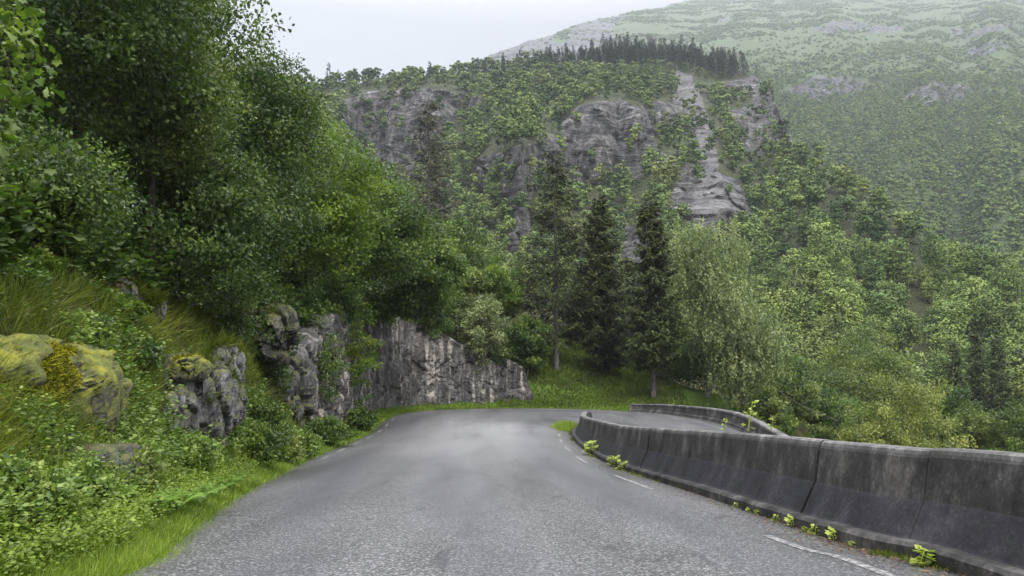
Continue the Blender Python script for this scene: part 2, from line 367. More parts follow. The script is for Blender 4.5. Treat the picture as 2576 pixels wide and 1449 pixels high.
# ------------------------------------------------------------------ ground height
DK = np.array([0, .6, 1.2, 1.8, 2.5, 4, 7, 12, 20, 35, 60, 100.])
PROF = {  # pair index : heights at the knots
 0: [-.04, .1, .4, .9, 1.5, 2.6, 4.2, 6.5, 10, 14, 17, 18], 3: [-.04, .14, .45, .9, 1.6, 2.9, 4.2, 6.2, 10, 14, 17, 18],
 4: [-.04, .14, .65, 1.8, 2.8, 3.7, 4.7, 6.8, 10, 14, 17, 18], 5: [-.04, .1, .5, 1.8, 3.2, 4.5, 5.5, 7.4, 11, 15, 18, 18],
 6: [-.04, .06, .35, 1.6, 3.9, 5.3, 6.2, 8.2, 11, 15, 18, 18], 7: [-.04, 0, .12, .4, 5.0, 5.9, 6.9, 8.8, 12, 15, 18, 18],
 9: [-.04, 0, .12, .4, 5.6, 6.3, 7.2, 9, 12, 15, 18, 18], 10: [-.04, 0, .12, .4, 5.7, 6.3, 7.2, 9, 12, 15, 18, 18],
 11: [-.04, 0, .15, .5, 2.3, 3.0, 4.2, 6.2, 8.5, 12, 15, 18], 12: [-.04, .05, .25, .5, .9, 1.5, 2.4, 3.4, 4.5, 4, 2, 0],
 13: [-.04, .0, .1, .15, .25, .4, .7, .6, -1, -5, -8, -9], 14: [-.3, -.3, -.4, -.6, -1, -2, -3.5, -6, -9, -11, -12, -12],
 16: [-.3, -.3, -.5, -.9, -1.4, -2.6, -5, -8, -11, -13, -13, -13], 20: [-.3, -.3, -.5, -.9, -1.4, -2.6, -5, -7, -8, -9, -9, -9]}
_k = sorted(PROF); PT = np.array([PROF[k] for k in _k], float)
def prof(s, d):
    """s pair-index (float array), d distance"""
    j = np.clip(np.searchsorted(_k, s, 'right') - 1, 0, len(_k) - 2); k0 = np.array(_k)[j]; k1 = np.array(_k)[j + 1]
    f = np.clip((s - k0) / (k1 - k0), 0, 1)
    q = np.clip(np.searchsorted(DK, d, 'right') - 1, 0, len(DK) - 2); g_ = np.clip((d - DK[q]) / (DK[q + 1] - DK[q]), 0, 1)
    a = PT[j, q] * (1 - g_) + PT[j, q + 1] * g_; b = PT[j + 1, q] * (1 - g_) + PT[j + 1, q + 1] * g_
    return a * (1 - f) + b * f
RP = [tuple(p[:2]) for p in OUT[::2]] + [tuple(p[:2]) for p in INN[::-1][::2]]
def seginfo(X, Y, Ln):
    best = np.full(X.shape, 1e9); bs = np.zeros(X.shape); bz = np.zeros(X.shape)
    for k in range(len(Ln) - 1):
        a = Ln[k]; b = Ln[k + 1]; dx, dy = b[0] - a[0], b[1] - a[1]; l2 = dx * dx + dy * dy + 1e-12
        t = np.clip(((X - a[0]) * dx + (Y - a[1]) * dy) / l2, 0, 1)
        d = (X - a[0] - t * dx) ** 2 + (Y - a[1] - t * dy) ** 2; m = d < best
        best = np.where(m, d, best); bs = np.where(m, k + t, bs); bz = np.where(m, a[2] + t * (b[2] - a[2]), bz)
    return np.sqrt(best), bs, bz
OC, IC = OUT[::2], INN[::2]
def ground(X, Y, info=False):
    X = np.atleast_1d(np.asarray(X, float)); Y = np.atleast_1d(np.asarray(Y, float))
    do, so, zo = seginfo(X, Y, OC); di, si, zi = seginfo(X, Y, IC); so = so * 2 / NS
    ins = inpoly(X, Y, RP)
    isl = (~ins) & (di < do) & (X > 2) & (X < 6.5) & (Y < 37.5)
    z = zo + prof(so, do)
    p3 = np.stack([X, Y, np.zeros_like(X)], 1)
    z = z + fbm(p3, .5, 4, 3) * .45 * sstep(do, .7, 3) + fbm(p3, .12, 3, 8) * 1.6 * sstep(do, 6, 20)
    if isl.any():
        w = 0; zz = 0
        for q in range(0, len(IC), 3):
            ww = 1 / (((X - IC[q, 0]) ** 2 + (Y - IC[q, 1]) ** 2) ** 2 + .02); w = w + ww; zz = zz + ww * IC[q, 2]
        z = np.where(isl, zz / w - .1 - .0 * di, z)
    fr = do / (do + di + 1e-9)
    z = np.where(ins, zo * (1 - fr) + zi * fr - .10, z)
    if info: return z, do, so, ins, isl
    return z
def gz(x, y): return float(ground([x], [y])[0])
def axis(segs):
    o = []
    for a, b, st in segs: o += list(np.arange(a, b, st))
    return np.array(o)
gx = axis([(-110, -40, 5), (-40, -18, 1.2), (-18, 14, .28), (14, 40, 1.2), (40, 141, 5)])
gy = axis([(-14, 1, 1), (1, 62, .3), (62, 90, 1.), (90, 185, 4)])
XX, YY = np.meshgrid(gx, gy, indexing='ij')
zz, do_, so_, ins_, isl_ = ground(XX.ravel(), YY.ravel(), True)
g = G(); g.add(np.stack([XX.ravel(), YY.ravel(), zz], 1), gridfaces(len(gx), len(gy)))
me = g.mesh('ground', M['ground'], True)
vg = np.clip(1 - sstep(do_, 1.0, 2.2), 0, 1); vg = np.maximum(vg, ((so_ > 11.2) & (do_ < 14)).astype(float) * .75); vg[isl_] = .8
attr(me, 'verge', vg)
link('ground', me, kind='structure')
# ------------------------------------------------------------------ concrete barriers
def frame_at(curve, other, i):
    i0 = int(min(max(i, 0), len(curve) - 1.001)); f = i - i0
    p = curve[i0] * (1 - f) + curve[i0 + 1] * f
    j0, j1 = max(i0 - 3, 0), min(i0 + 4, len(curve) - 1); d = curve[j1] - curve[j0]
    n = np.array([d[1], -d[0], 0]); n /= np.linalg.norm(n) + 1e-9
    if curve is OUT: n = -n
    return p, n
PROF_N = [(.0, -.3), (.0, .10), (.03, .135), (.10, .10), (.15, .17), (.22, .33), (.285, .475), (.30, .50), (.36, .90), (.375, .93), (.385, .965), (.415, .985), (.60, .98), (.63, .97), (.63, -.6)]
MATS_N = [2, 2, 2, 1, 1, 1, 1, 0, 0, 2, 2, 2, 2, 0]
def sweep(g, curve, i0, i1, prof_, mats_, hs=lambda i: 1., n=None, cap=True, off=0., noise=0.01, seed=0):
    n = n or max(2, int(abs(i1 - i0) * 1.5)); rows = []
    for k in range(n + 1):
        i = i0 + (i1 - i0) * k / n; p, nr = frame_at(curve, None, i); h = hs(i)
        rows.append([p + nr * (a + off) + np.array([0, 0, (z * h if z > 0 else z)]) for a, z in prof_])
    v = np.array(rows); m = len(prof_)
    v += fbm(v.reshape(-1, 3), 2.2, 3, seed).reshape(v.shape[:2])[..., None] * noise
    f = gridfaces(n + 1, m); fm = np.tile(np.array(mats_), n)
    base = g.n; g.add(v.reshape(-1, 3), f[:, ::-1] if curve is INN else f); g.m[-1] = fm.copy()
    if cap:
        for r, rev in ((0, False), (n, True)):
            g.add(v[r], [list(range(m))], 0, 0)
def idx_of_y(curve, y, lim=9 * NS):
    c = curve[:lim, 1]; k = int(np.argmax(c > y)); return k - 1 + (y - c[k - 1]) / (c[k] - c[k - 1])
hN = lambda i: (.86 + .14 * float(sstep(np.array(i), 2.2 * NS, 5 * NS))) - .2 * float(sstep(np.array(i), 5.5 * NS, 8 * NS))
t = thing('concrete_barrier', 'long stained concrete barrier along the near right edge of the road, ending at the hairpin', 'concrete barrier', (3.4, 0, .37))
def child(name, me, par):
    o = link(name, me, par); o.matrix_parent_inverse = par.matrix_world.inverted() if False else o.matrix_parent_inverse
    o.location = [-c for c in par.location]; return o
js = [1.0] + [idx_of_y(INN, y) for y in (-3.5, 1.5, 4.1, 6.4, 8.45, 17, 26)] + [10.6 * NS]
for k in range(len(js) - 1):
    g = G(); a, b = js[k] + .1, js[k + 1] - .1
    dz = [0, .004, -.004, .006, -.003, .0, .004, 0, 0, 0, 0, 0, 0][k]
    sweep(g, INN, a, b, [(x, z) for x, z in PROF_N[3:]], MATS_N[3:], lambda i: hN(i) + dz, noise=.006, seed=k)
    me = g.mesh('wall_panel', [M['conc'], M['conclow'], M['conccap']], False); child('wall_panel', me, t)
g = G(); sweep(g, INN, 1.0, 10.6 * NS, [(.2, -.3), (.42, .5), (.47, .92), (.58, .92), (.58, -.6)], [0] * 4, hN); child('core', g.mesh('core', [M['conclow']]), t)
g = G(); sweep(g, INN, 1.0, 10.6 * NS, [(.0, -.3), (.0, .10), (.03, .13), (.13, .135), (.17, .12), (.17, -.3)], [0] * 5, noise=.014); child('kerb', g.mesh('kerb', [M['conccap'] if False else M['conc']]), t)
t = thing('concrete_barrier', 'low curved grey concrete barrier round the outside of the hairpin below the spruces', 'concrete barrier', (9, 51, -1.6))
g = G(); sweep(g, OUT, 13 * NS - 1, 18.7 * NS, [(.0, -.6), (.02, .12), (.12, .2), (.2, .5), (.17, .52), (.17, .6), (.2, .63), (.5, .63), (.52, .6), (.52, -.8)], [1, 1, 1, 0, 2, 2, 2, 2, 0], lambda i: .8 + .35 * min(1, max(0, (i - 13 * NS) / 40)), noise=.012)
me = g.mesh('wall_panel', [M['conc'], M['conc'], M['conccap']]); child('wall_panel', me, t)
g = G(); sweep(g, OUT, 13 * NS - 1, 18.7 * NS, [(-.05, -.5), (-.05, .03), (.0, .06), (.06, .06), (.06, -.5)], [0] * 4); child('kerb', g.mesh('kerb', [M['conc']]), t)
# ------------------------------------------------------------------ road-cut rock face
def rock_disp(p, s=1., seed=0):
    q = p * np.array([1, 1, .75]) * s
    w = q + .35 * np.stack([fbm(p, .9 * s, 3, seed + 5), fbm(p, .9 * s, 3, seed + 6), fbm(p, .9 * s, 3, seed + 7)], 1)
    f1, f2, c = worley(w * .75, seed); g1, g2, c2 = worley(w * 2.1, seed + 3)
    crack = -.28 * np.exp(-(f2 - f1) / .05); crack2 = -.08 * np.exp(-(g2 - g1) / .06)
    return (c - .5) * .8 + (c2 - .5) * .26 + crack + crack2 + fbm(p, 2.5 * s, 5, seed + 9) * .16
n_s, n_t = 330, 120
ss = np.linspace(5.55, 11.3, n_s); rows = []
for s_ in ss:
    p, nr = frame_at(OUT, None, s_ * NS)
    top = float(np.interp(s_, [5.55, 6.1, 6.6, 7, 8, 9, 9.7, 10.2, 10.6, 11, 11.2, 11.3], [1.2, 3.2, 4.9, 5.4, 5.75, 5.9, 6.3, 5.4, 4.3, 3.3, 2.6, .9]))
    fr = float(np.interp(s_, [5.55, 6.5, 7.5, 9, 11.6], [1.7, 1.35, 1.25, 1.35, 1.6]))
    col = []
    for k in range(n_t):
        t_ = k / (n_t - 1)
        if t_ < .85: h = t_ / .85; col.append((fr + .35 * h * top / 6, -.3 + (top + .3) * h))
        else: h = (t_ - .85) / .15; col.append((fr + .35 * top / 6 + 1.8 * h, top + .25 * math.sin(h * PI) - .8 * h * h))
    rows.append([p + nr * a + np.array([0, 0, z]) for a, z in col])
v = np.array(rows); flat = v.reshape(-1, 3)
nrm = np.array([frame_at(OUT, None, s_ * NS)[1] for s_ in ss]); nrm = np.repeat(nrm, n_t, 0)
d1 = rock_disp(flat, .9, 2); rough = np.repeat(1 - .62 * sstep(ss, 7.2, 8.2), n_t)
disp = d1 * (.45 + .55 * rough) * rough.clip(.5, 1) * .85 + rock_disp(flat * [1, 1, .5], 2.2, 12) * .16 + fbm(flat * np.array([1, 1, .12]), 1.8, 4, 31) * .14 * (1 - rough * .5)
flat = flat - nrm * disp[:, None]
flat[:, 2] += fbm(flat, .8, 3, 4) * .35 * np.tile(sstep(np.linspace(0, 1, n_t), .6, .9), n_s)
g = G(); g.add(flat, gridfaces(n_s, n_t)); o = link('rock_wall', g.mesh('rock_wall', M['roadrock']), label='tall grey streaked rock face blasted beside the bend of the road', category='rock wall')
# ------------------------------------------------------------------ boulders / outcrops on the bank
def blob(center, rad, seed, s=1., amp=.35, nu=110, nv=60, rz=0.):
    th = np.linspace(0, 2 * PI, nu); ph = np.linspace(-PI / 2, PI / 2, nv)
    T, P = np.meshgrid(th, ph, indexing='ij')
    d = np.stack([np.cos(T) * np.cos(P), np.sin(T) * np.cos(P), np.sin(P)], -1).reshape(-1, 3)
    dd = np.sign(d) * np.abs(d) ** .72
    v = dd * np.array(rad); c_, s_ = math.cos(rz), math.sin(rz)
    v = np.stack([v[:, 0] * c_ - v[:, 1] * s_, v[:, 0] * s_ + v[:, 1] * c_, v[:, 2]], 1)
    w = v + np.array(center); v = w + d * (rock_disp(w, s, seed) * amp)[:, None]
    g = G(); g.add(v, gridfaces(nu, nv)); return g
ROCKS = []
def outcrop(name, px, py, Y, rad, label, seed, mat='outcrop', s=1.6, amp=.5, rz=0., cat='rock'):
    c = at(px, py, Y); g = blob(c, rad, seed, s, amp, rz=rz)
    ROCKS.append((c, rad)); return link(name, g.mesh(name, M[mat]), label=label, category=cat)
outcrop('rock_outcrop', 480, 1025, 14.2, (.75, .75, .8), 'dark fractured rock outcrop under long grass on the left bank', 5, 'outcrop', 2.0, .5, .3, 'rock outcrop')
outcrop('rock_outcrop', 425, 1060, 13.4, (.45, .5, .55), 'low grey block at the left foot of the dark fractured outcrop', 61, 'outcrop', 2.4, .4, .2, 'rock outcrop')
outcrop('mossy_boulder', 150, 990, 9.8, (.6, .8, .5), 'mossy rock bulging from the bank above the big yellow mossed boulder', 63, 'mossrock', 2.0, .35, -.4)
outcrop('rock_outcrop', 560, 960, 15.8, (.35, .6, .8), 'narrow jagged outcrop with pale spots behind the dark fractured one', 15, 'outcrop', 2.6, .5, .3, 'rock outcrop')
outcrop('mossy_boulder', 480, 930, 13.6, (.32, .35, .26), 'pale block capped with bright moss on top of the dark outcrop', 8, 'mossrock', 2.8, .2)
outcrop('mossy_boulder', 30, 1030, 9.0, (.85, 1.1, .75), 'big boulder covered with hanging yellow moss at the left edge', 21, 'mossrock', 2.0, .3, -.3)
outcrop('mossy_boulder', 205, 1195, 8.5, (.3, .9, .25), 'low brown boulder half buried in weeds below the yellow moss', 27, 'outcrop', 2.4, .25, -.5)
outcrop('rock_outcrop', 300, 760, 15.7, (.35, .35, .42), 'small pale rock sticking out at the top of the bank among reddish leaves', 33, 'outcrop', 3, .3, .2, 'rock outcrop')
outcrop('rock_outcrop', 395, 780, 16.0, (.2, .2, .28), 'tiny white rock at the bank top beside the long grass', 35, 'outcrop', 3, .2, .2, 'rock outcrop')
outcrop('rock_outcrop', 690, 850, 24.5, (.5, 1.0, .85), 'shaded craggy outcrop with a mossy top between the bank and the rock face', 40, 'crag', 1.6, .7, .2, 'rock outcrop')
outcrop('rock_outcrop', 735, 985, 27.5, (.5, 1.6, 1.4), 'crumbling dark rock shoulder where the rock face begins', 49, 'crag', 1.3, .8, .1, 'rock outcrop')
# ------------------------------------------------------------------ wooded hill and mountain
RIDGE = [(400, 240), (600, 225), (760, 212), (1000, 200), (1200, 178), (1350, 160), (1480, 145), (1600, 138), (1750, 150), (1860, 178), (1915, 205), (1945, 240), (1975, 330), (2030, 385), (2100, 445), (2200, 505), (2300, 570), (2450, 690), (2575, 800), (2700, 900), (2900, 1000)]
ROCKP = [[(850, 250), (950, 225), (1060, 215), (1190, 235), (1210, 280), (1130, 315), (1060, 430), (1000, 450), (950, 390), (870, 330)],
 [(1160, 400), (1290, 365), (1400, 335), (1425, 400), (1345, 470), (1330, 600), (1330, 690), (1285, 680), (1275, 520), (1190, 480)],
 [(1415, 300), (1440, 268), (1565, 235), (1630, 290), (1665, 380), (1600, 440), (1400, 470), (1420, 380)],
 [(1695, 175), (1745, 180), (1765, 260), (1795, 330), (1800, 400), (1870, 480), (1925, 570), (1690, 560), (1690, 460), (1745, 380), (1728, 300), (1700, 240)],
 [(1820, 285), (1880, 262), (1935, 220), (1965, 235), (1998, 380), (1890, 380)], [(1770, 200), (1920, 192), (1955, 235), (1780, 232)],
 [(1630, 345), (1705, 400), (1690, 450), (1625, 420)], [(1550, 560), (1650, 540), (1660, 690), (1550, 700)], [(1600, 265), (1695, 250), (1705, 310), (1650, 330)]]
MROCK = [[(2040, 200), (2110, 186), (2175, 208), (2165, 238), (2080, 246), (1990, 225)], [(2275, 240), (2340, 212), (2440, 218), (2430, 258), (2330, 268), (2270, 262)],
 [(1980, 70), (2200, 56), (2300, 74), (2120, 84)], [(2360, 78), (2560, 66), (2560, 80), (2420, 90)], [(1960, 225), (2050, 234), (2080, 250), (1970, 246)], [(2400, 120), (2520, 112), (2560, 130), (2440, 138)]]
def polar_hill(name, ridge, us, nv, vbase, depth, polys, wrock, seed, nz):
    rx = [p[0] for p in ridge]; ry = [p[1] for p in ridge]; nu = len(us)
    vr = np.interp(us, rx, ry) + (fbm(np.stack([us, 0 * us, 0 * us], 1), .02, 4, seed) * 8)
    ts = np.linspace(0, 1, nv); V = vbase + (vr[:, None] - vbase) * ts[None]
    U = np.repeat(us[:, None], nv, 1); flat = np.stack([U.ravel() + 0., V.ravel(), 0 * U.ravel()], 1)
    ju = U + fbm(flat, .02, 4, seed + 1).reshape(U.shape) * 22; jv = V + fbm(flat, .02, 4, seed + 2).reshape(U.shape) * 22
    rock = np.zeros(U.shape); steep = np.zeros(U.shape)
    for pk, p in enumerate(polys):
        q_ = inpoly(ju, jv, p).astype(float); rock = np.maximum(rock, q_); steep = np.maximum(steep, q_ * (1. if name == 'mountain' or pk in (0, 1, 2) else .45 if pk in (4, 5) else .12))
    if name == 'mountain': rock = np.maximum(rock, (fbm(flat * [1, 2.5, 1], .012, 5, 71).reshape(U.shape) > np.clip((U - 1500) / 400, -.9, .6)).astype(float)); rock = np.maximum(rock, (fbm(flat * [.5, 3., 1], .02, 4, 72).reshape(U.shape) > .75 + np.clip((V - 120) / 300, -.3, 1)).astype(float))
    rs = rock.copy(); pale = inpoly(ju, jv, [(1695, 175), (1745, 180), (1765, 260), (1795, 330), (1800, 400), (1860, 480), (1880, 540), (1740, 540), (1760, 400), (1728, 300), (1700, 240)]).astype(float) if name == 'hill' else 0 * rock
    for _ in range(4): steep[1:-1] = (steep[:-2] + steep[1:-1] * 2 + steep[2:]) / 4
    for _ in range(2):                                     # soften
        rs[1:-1] = (rs[:-2] + rs[1:-1] * 2 + rs[2:]) / 4; rs[:, 1:-1] = (rs[:, :-2] + rs[:, 1:-1] * 2 + rs[:, 2:]) / 4
    R0 = depth(U, V); dR = np.diff(R0, axis=1); w = 1 - (1 - wrock) * steep[:, 1:]
    w = w * (1 + (.2 if name == 'hill' else .45) * fbm(flat, .012, 3, seed + 4).reshape(U.shape)[:, 1:])
    dd = np.maximum(dR, .01) * w; cs = np.cumsum(dd, 1); tot = dR.sum(1, keepdims=True)
    R = R0[:, :1] + np.concatenate([np.zeros((nu, 1)), cs / cs[:, -1:] * tot], 1)
    for _ in range(3): R[1:-1] = (R[:-2] + R[1:-1] * 2 + R[2:]) / 4
    a, e = ray(U, V); P = np.stack([a * R, R, CAMZ + e * R], -1)
    q = P.reshape(-1, 3)
    f1, f2, c = worley(q * nz[1] * np.array([1, 1, .5]), seed); dn = (fbm(q, nz[1] * 1.5, 5, seed + 7) * 1.1 + (c - .5) * 1.2) * nz[0]
    P[..., 1] += dn.reshape(R.shape) * rs * 1.0; P[..., 0] += (dn * .5 * np.where(fbm(q, nz[1], 2, 3) > 0, 1, -1)).reshape(R.shape) * rs
    back = []
    Pt = P[:, -1]
    for k in (1, 2, 3): back.append(Pt + np.stack([0 * us, 0 * us + (8, 40, 120)[k - 1], 0 * us - (2, 22, 90)[k - 1]], 1))
    full = np.concatenate([P, np.stack(back, 1)], 1); nvv = nv + 3
    g = G(); g.add(full.reshape(-1, 3), gridfaces(nu, nvv)); me = g.mesh(name, M['hill' if name == 'hill' else 'mountain'], True)
    attr(me, 'rock', np.concatenate([rs, np.zeros((nu, 3))], 1))
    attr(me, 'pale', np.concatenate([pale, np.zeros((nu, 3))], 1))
    link(name, me, kind='structure'); return U, V, P, rs
def hdepth(U, V):
    a, e = ray(U, V); return 64.4 / np.maximum(.552 - e, .08)
hu = np.arange(380, 2900, 6.5)
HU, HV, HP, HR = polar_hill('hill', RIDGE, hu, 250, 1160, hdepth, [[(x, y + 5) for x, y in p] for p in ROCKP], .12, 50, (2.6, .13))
MR = [(900, 290), (1050, 220), (1150, 168), (1300, 112), (1500, 52), (1700, 8), (1800, -12), (2000, -70), (2300, -150), (2600, -230), (3000, -320)]
def mdepth(U, V):
    a, e = ray(U, V); return 132.7 / np.maximum(.572 - e, .05) * (1 + np.clip((2575 - U) / 1500, -.2, 1) * .6)
mu = np.arange(900, 3000, 9.)
MU, MV, MP, MRK = polar_hill('mountain', MR, mu, 230, 1020, mdepth, MROCK, .35, 90, (5., .03))
# ------------------------------------------------------------------ tree builders
def rnd(rng, n): return rng.normal(size=(n, 3))
def skeleton(rng, H, r0, targets, lean=(0, 0), trunk_top=.8, sides=6, th=0.):
    """trunk + curved limbs reaching every target; returns tubes in a G"""
    g = G(); n = 14
    zz = np.linspace(th, H * trunk_top, n); q = zz / H
    wob = np.cumsum(rng.normal(size=(n, 2)) * H * .008, 0)
    tr = np.stack([lean[0] * q ** 1.5 + wob[:, 0], lean[1] * q ** 1.5 + wob[:, 1], zz], 1)
    tube(g, tr, r0 * (1 - .85 * np.linspace(0, 1, n)) + .01, 8, .5)
    nodes = list(tr[2:]); rad = list((r0 * (1 - .85 * np.linspace(0, 1, n)) + .01)[2:])
    order = np.argsort(np.linalg.norm(targets[:, :2] - np.interp(targets[:, 2], tr[:, 2], tr[:, 0])[:, None] * [1, 0] - np.interp(targets[:, 2], tr[:, 2], tr[:, 1])[:, None] * [0, 1], axis=1))
    for k in order:
        t_ = targets[k]; NA = np.array(nodes); d = np.linalg.norm(NA - t_, axis=1) + np.maximum(0, NA[:, 2] - t_[2] + .15 * d_scale(NA, t_)) * 1.5
        j = int(np.argmin(d)); a = NA[j]; L = np.linalg.norm(t_ - a)
        if L < .05: continue
        mid = (a + t_) / 2 + np.array([0, 0, .12 * L]) + rng.normal(size=3) * L * .08
        s = np.linspace(0, 1, 6)[:, None]; cv = (1 - s) ** 2 * a + 2 * s * (1 - s) * mid + s ** 2 * t_
        cv[1:-1] += rng.normal(size=(4, 3)) * L * .025
        ra = min(rad[j] * .6, .02 + .022 * L); rr = np.linspace(ra, max(.006, ra * .25), 6)
        tube(g, cv, rr, 4, .5)
        nodes += list(cv[2:]); rad += list(rr[2:])
    return g
def d_scale(NA, t_): return np.linalg.norm(NA[:, :2] - t_[:2], axis=1)
def crown_targets(rng, n, cen, rad, lob=.3, bias=.45, seed=0, flat=1.):
    d = unit(rnd(rng, n)); r = rng.random(n) ** bias
    r = r * (1 + lob * fbm(d * 1.6 + seed * 3.1, 1., 3, seed))
    return np.array(cen) + d * r[:, None] * np.array(rad)
def leaf_cloud(rng, targets, rc, per, L, W, up=.5, droop=0., kind='leaf', strand=0, cen=None):
    n = len(targets) * per
    base = np.repeat(targets, per, 0); tcl = np.repeat(rng.random(len(targets)), per)
    if strand:
        ns = len(targets) * strand; sb = np.repeat(targets, strand, 0) + rnd(rng, ns) * rc * np.array([.6, .6, .35]); m = per // strand
        ln = rng.uniform(.5, 1.3, ns) * droop; k = np.tile(np.arange(m) / m, ns); sb = np.repeat(sb, m, 0)
        sway = np.repeat(rnd(rng, ns) * .22, m, 0)
        c = sb + np.stack([sway[:, 0] * k, sway[:, 1] * k, -np.repeat(ln, m) * k], 1) + rnd(rng, ns * m) * .05
        base = sb; tcl = np.repeat(np.repeat(rng.random(len(targets)), strand), m); n = len(c)
        al = rnd(rng, n) * .6 + np.array([0, 0, -1.])
    else:
        o = rnd(rng, n); o = unit(o) * (rng.random(n) ** .5)[:, None]
        c = base + o * rc * np.array([1, 1, .62])
        al = rnd(rng, n) + unit(o) * .8 + np.array([0, 0, -droop])
    out = unit(c - cen) if cen is not None else 0
    nr = rnd(rng, n) * .75 + np.array([0, 0, up]) + out * .55
    sc = rng.uniform(.45, 1.45, n)
    v, f = cards(c, al, nr, L * sc, W * sc, kind)
    tone = np.clip(tcl ** 1.3 * .85 + rng.random(n) * .4 - .1, 0, 1)
    return v, f, np.repeat(tone, f.shape[1])
def broadleaf(rng, H, cr, z0, n, per, L, W=None, rc=None, lean=(0, 0), lob=.35, bias=.45, kind='leaf', strand=0, droop=0., cen_xy=None, seed=0, r0=None, up=.5, trunk_top=.75):
    cx, cy = cen_xy if cen_xy is not None else (lean[0] * .7, lean[1] * .7)
    cen = np.array([cx, cy, (z0 + H) / 2]); rad = (cr, cr, (H - z0) / 2)
    T = crown_targets(rng, n, cen, rad, lob, bias, seed)
    # narrower towards the top
    fz = np.clip((T[:, 2] - cen[2]) / rad[2], -1, 1); sh = np.where(fz > 0, 1 - .35 * fz ** 2, 1); T[:, :2] = cen[:2] + (T[:, :2] - cen[:2]) * sh[:, None]
    T[:, 2] = np.maximum(T[:, 2], z0 * .6)
    wood = skeleton(rng, H, r0 or H * .016, T[:int(min(n, 260))], lean, trunk_top)
    rc = rc or cr * .2
    v, f, t = leaf_cloud(rng, T, rc, per, L, W or L * .62, up, droop, kind, strand, cen)
    g = G(); g.add(v, f, t); return wood, g
def tree_obj(name, label, cat, loc, wood, leaf, bark, leafm, group=None, rz=0):
    t = thing(name, label, cat, loc, group, rz)
    link('trunk', wood.mesh('trunk', M[bark], True), t); link('crown', leaf.mesh('crown', M[leafm]), t); return t
def btree(name, label, px, Y, pyt, wpx, leafm, n, per, L, seed, zfrac=.15, bark='bark', base=None, leanx=0., ctr=None, bx=None, **kw):
    """px: crown centre column, pyt: crown top row, wpx: crown width in picture units"""
    rng = np.random.default_rng(seed); x, y, zt = at(px, pyt, Y); bx = x - leanx if bx is None else bx; leanx = x - bx; zb = gz(bx, Y) - .15 if base is None else base
    H = zt - zb; cr = wpx / 2 / F_ * Y
    wood, leaf = broadleaf(rng, H, cr, H * zfrac, n, per, L, lean=(leanx, 0), cen_xy=(leanx, 0), seed=seed, **kw)
    return tree_obj(name, label, 'tree', (bx, Y, zb), wood, leaf, bark, leafm)
def spruce(rng, H, R, z0=.12, whorls=34, per=6, dens=1., droop=.35, card=(.2, .07), r0=None, top=.04, deadlow=0, skip=0., curve=.75):
    wood = G(); zz = np.linspace(0, H, 16); r0 = r0 or H * .013
    wb = np.cumsum(rng.normal(size=(16, 2)) * .02, 0)
    tube(wood, np.stack([wb[:, 0], wb[:, 1], zz], 1), r0 * (1 - zz / H) + .012, 8, .5)
    C = []; A = []; NN = []; LL = []; TT = []
    hs = z0 * H + (H * (1 - top * .3) - z0 * H) * (np.arange(whorls) + rng.random(whorls) * .6) / whorls
    for h in hs:
        t_ = (h - z0 * H) / (H * (1 - z0)); Lb = R * (1 - t_) ** curve * min(1, .55 + 2.5 * t_) + top * H * .35
        for k in range(per):
            if rng.random() < skip: continue
            az = rng.random() * 2 * PI; Lk = Lb * rng.uniform(.6, 1.12); hk = h + rng.normal() * H * .012
            d = np.array([math.cos(az), math.sin(az), 0]); sd = np.array([-d[1], d[0], 0])
            dz = droop * (1 - t_ * 1.5)
            m = 6; s = np.linspace(0, 1, m)
            P = np.array([wb[0, 0], wb[0, 1], hk]) + d * (s * Lk)[:, None] + np.array([0, 0, 1.]) * ((-dz * np.sin(s * PI * .62) + .22 * s ** 3) * Lk)[:, None]
            tube(wood, P[:5], np.linspace(.028, .01, 5) * (Lk / 2.5 + .3), 3, .5)
            nt = int((10 + Lk * 26) * dens)
            u = rng.random(nt) ** .75 * .97 + .03; base = np.stack([np.interp(u, s, P[:, j]) for j in range(3)], 1)
            wd = .36 * Lk * (1 - u) * .9 + .12; sg = rng.choice([-1, 1], nt) * rng.random(nt)
            off = sd * (wd * sg)[:, None] + np.array([0, 0, -1.]) * (np.abs(sg) * wd * .45 + rng.random(nt) * .22)[:, None]
            c = base + off + d * (np.abs(sg) * wd * .5)[:, None]
            al = d * .8 + sd * (np.sign(sg) * .7)[:, None] + np.array([0, 0, -.55]) + rng.normal(size=(nt, 3)) * .3
            C.append(c); A.append(al); NN.append(rng.normal(size=(nt, 3)) * .4 + np.array([0, 0, 1.])); TT.append(np.clip(.35 + .45 * u + rng.normal(size=nt) * .22 - .2 * (1 - t_), 0, 1))
    if deadlow:
        for k in range(deadlow):
            h = rng.uniform(.05, 1) * z0 * H + .5; az = rng.random() * 2 * PI; L_ = rng.uniform(.5, 1.6); s = np.linspace(0, 1, 4)[:, None]
            P = np.array([0, 0, h]) + s * np.array([math.cos(az), math.sin(az), -.12]) * L_; tube(wood, P, [.02, .015, .01, .006], 3, .5)
    C = np.concatenate(C); A = np.concatenate(A); NN = np.concatenate(NN); TT = np.concatenate(TT)
    sc = rng.uniform(.6, 1.3, len(C)); v, f = cards(C, A, NN, card[0] * sc, card[1] * sc)
    g = G(); g.add(v, f, np.repeat(TT, 4)); return wood, g
def stree(name, label, px, Y, pyt, wpx, seed, mat='spruce', bark='bark', base=None, **kw):
    rng = np.random.default_rng(seed); x, y, zt = at(px, pyt, Y); zb = gz(x, Y) - .2 if base is None else base
    H = zt - zb; R = wpx / 2 / F_ * Y; wood, leaf = spruce(rng, H, R, **kw)
    return tree_obj(name, label, 'spruce tree', (x, Y, zb), wood, leaf, bark, mat)
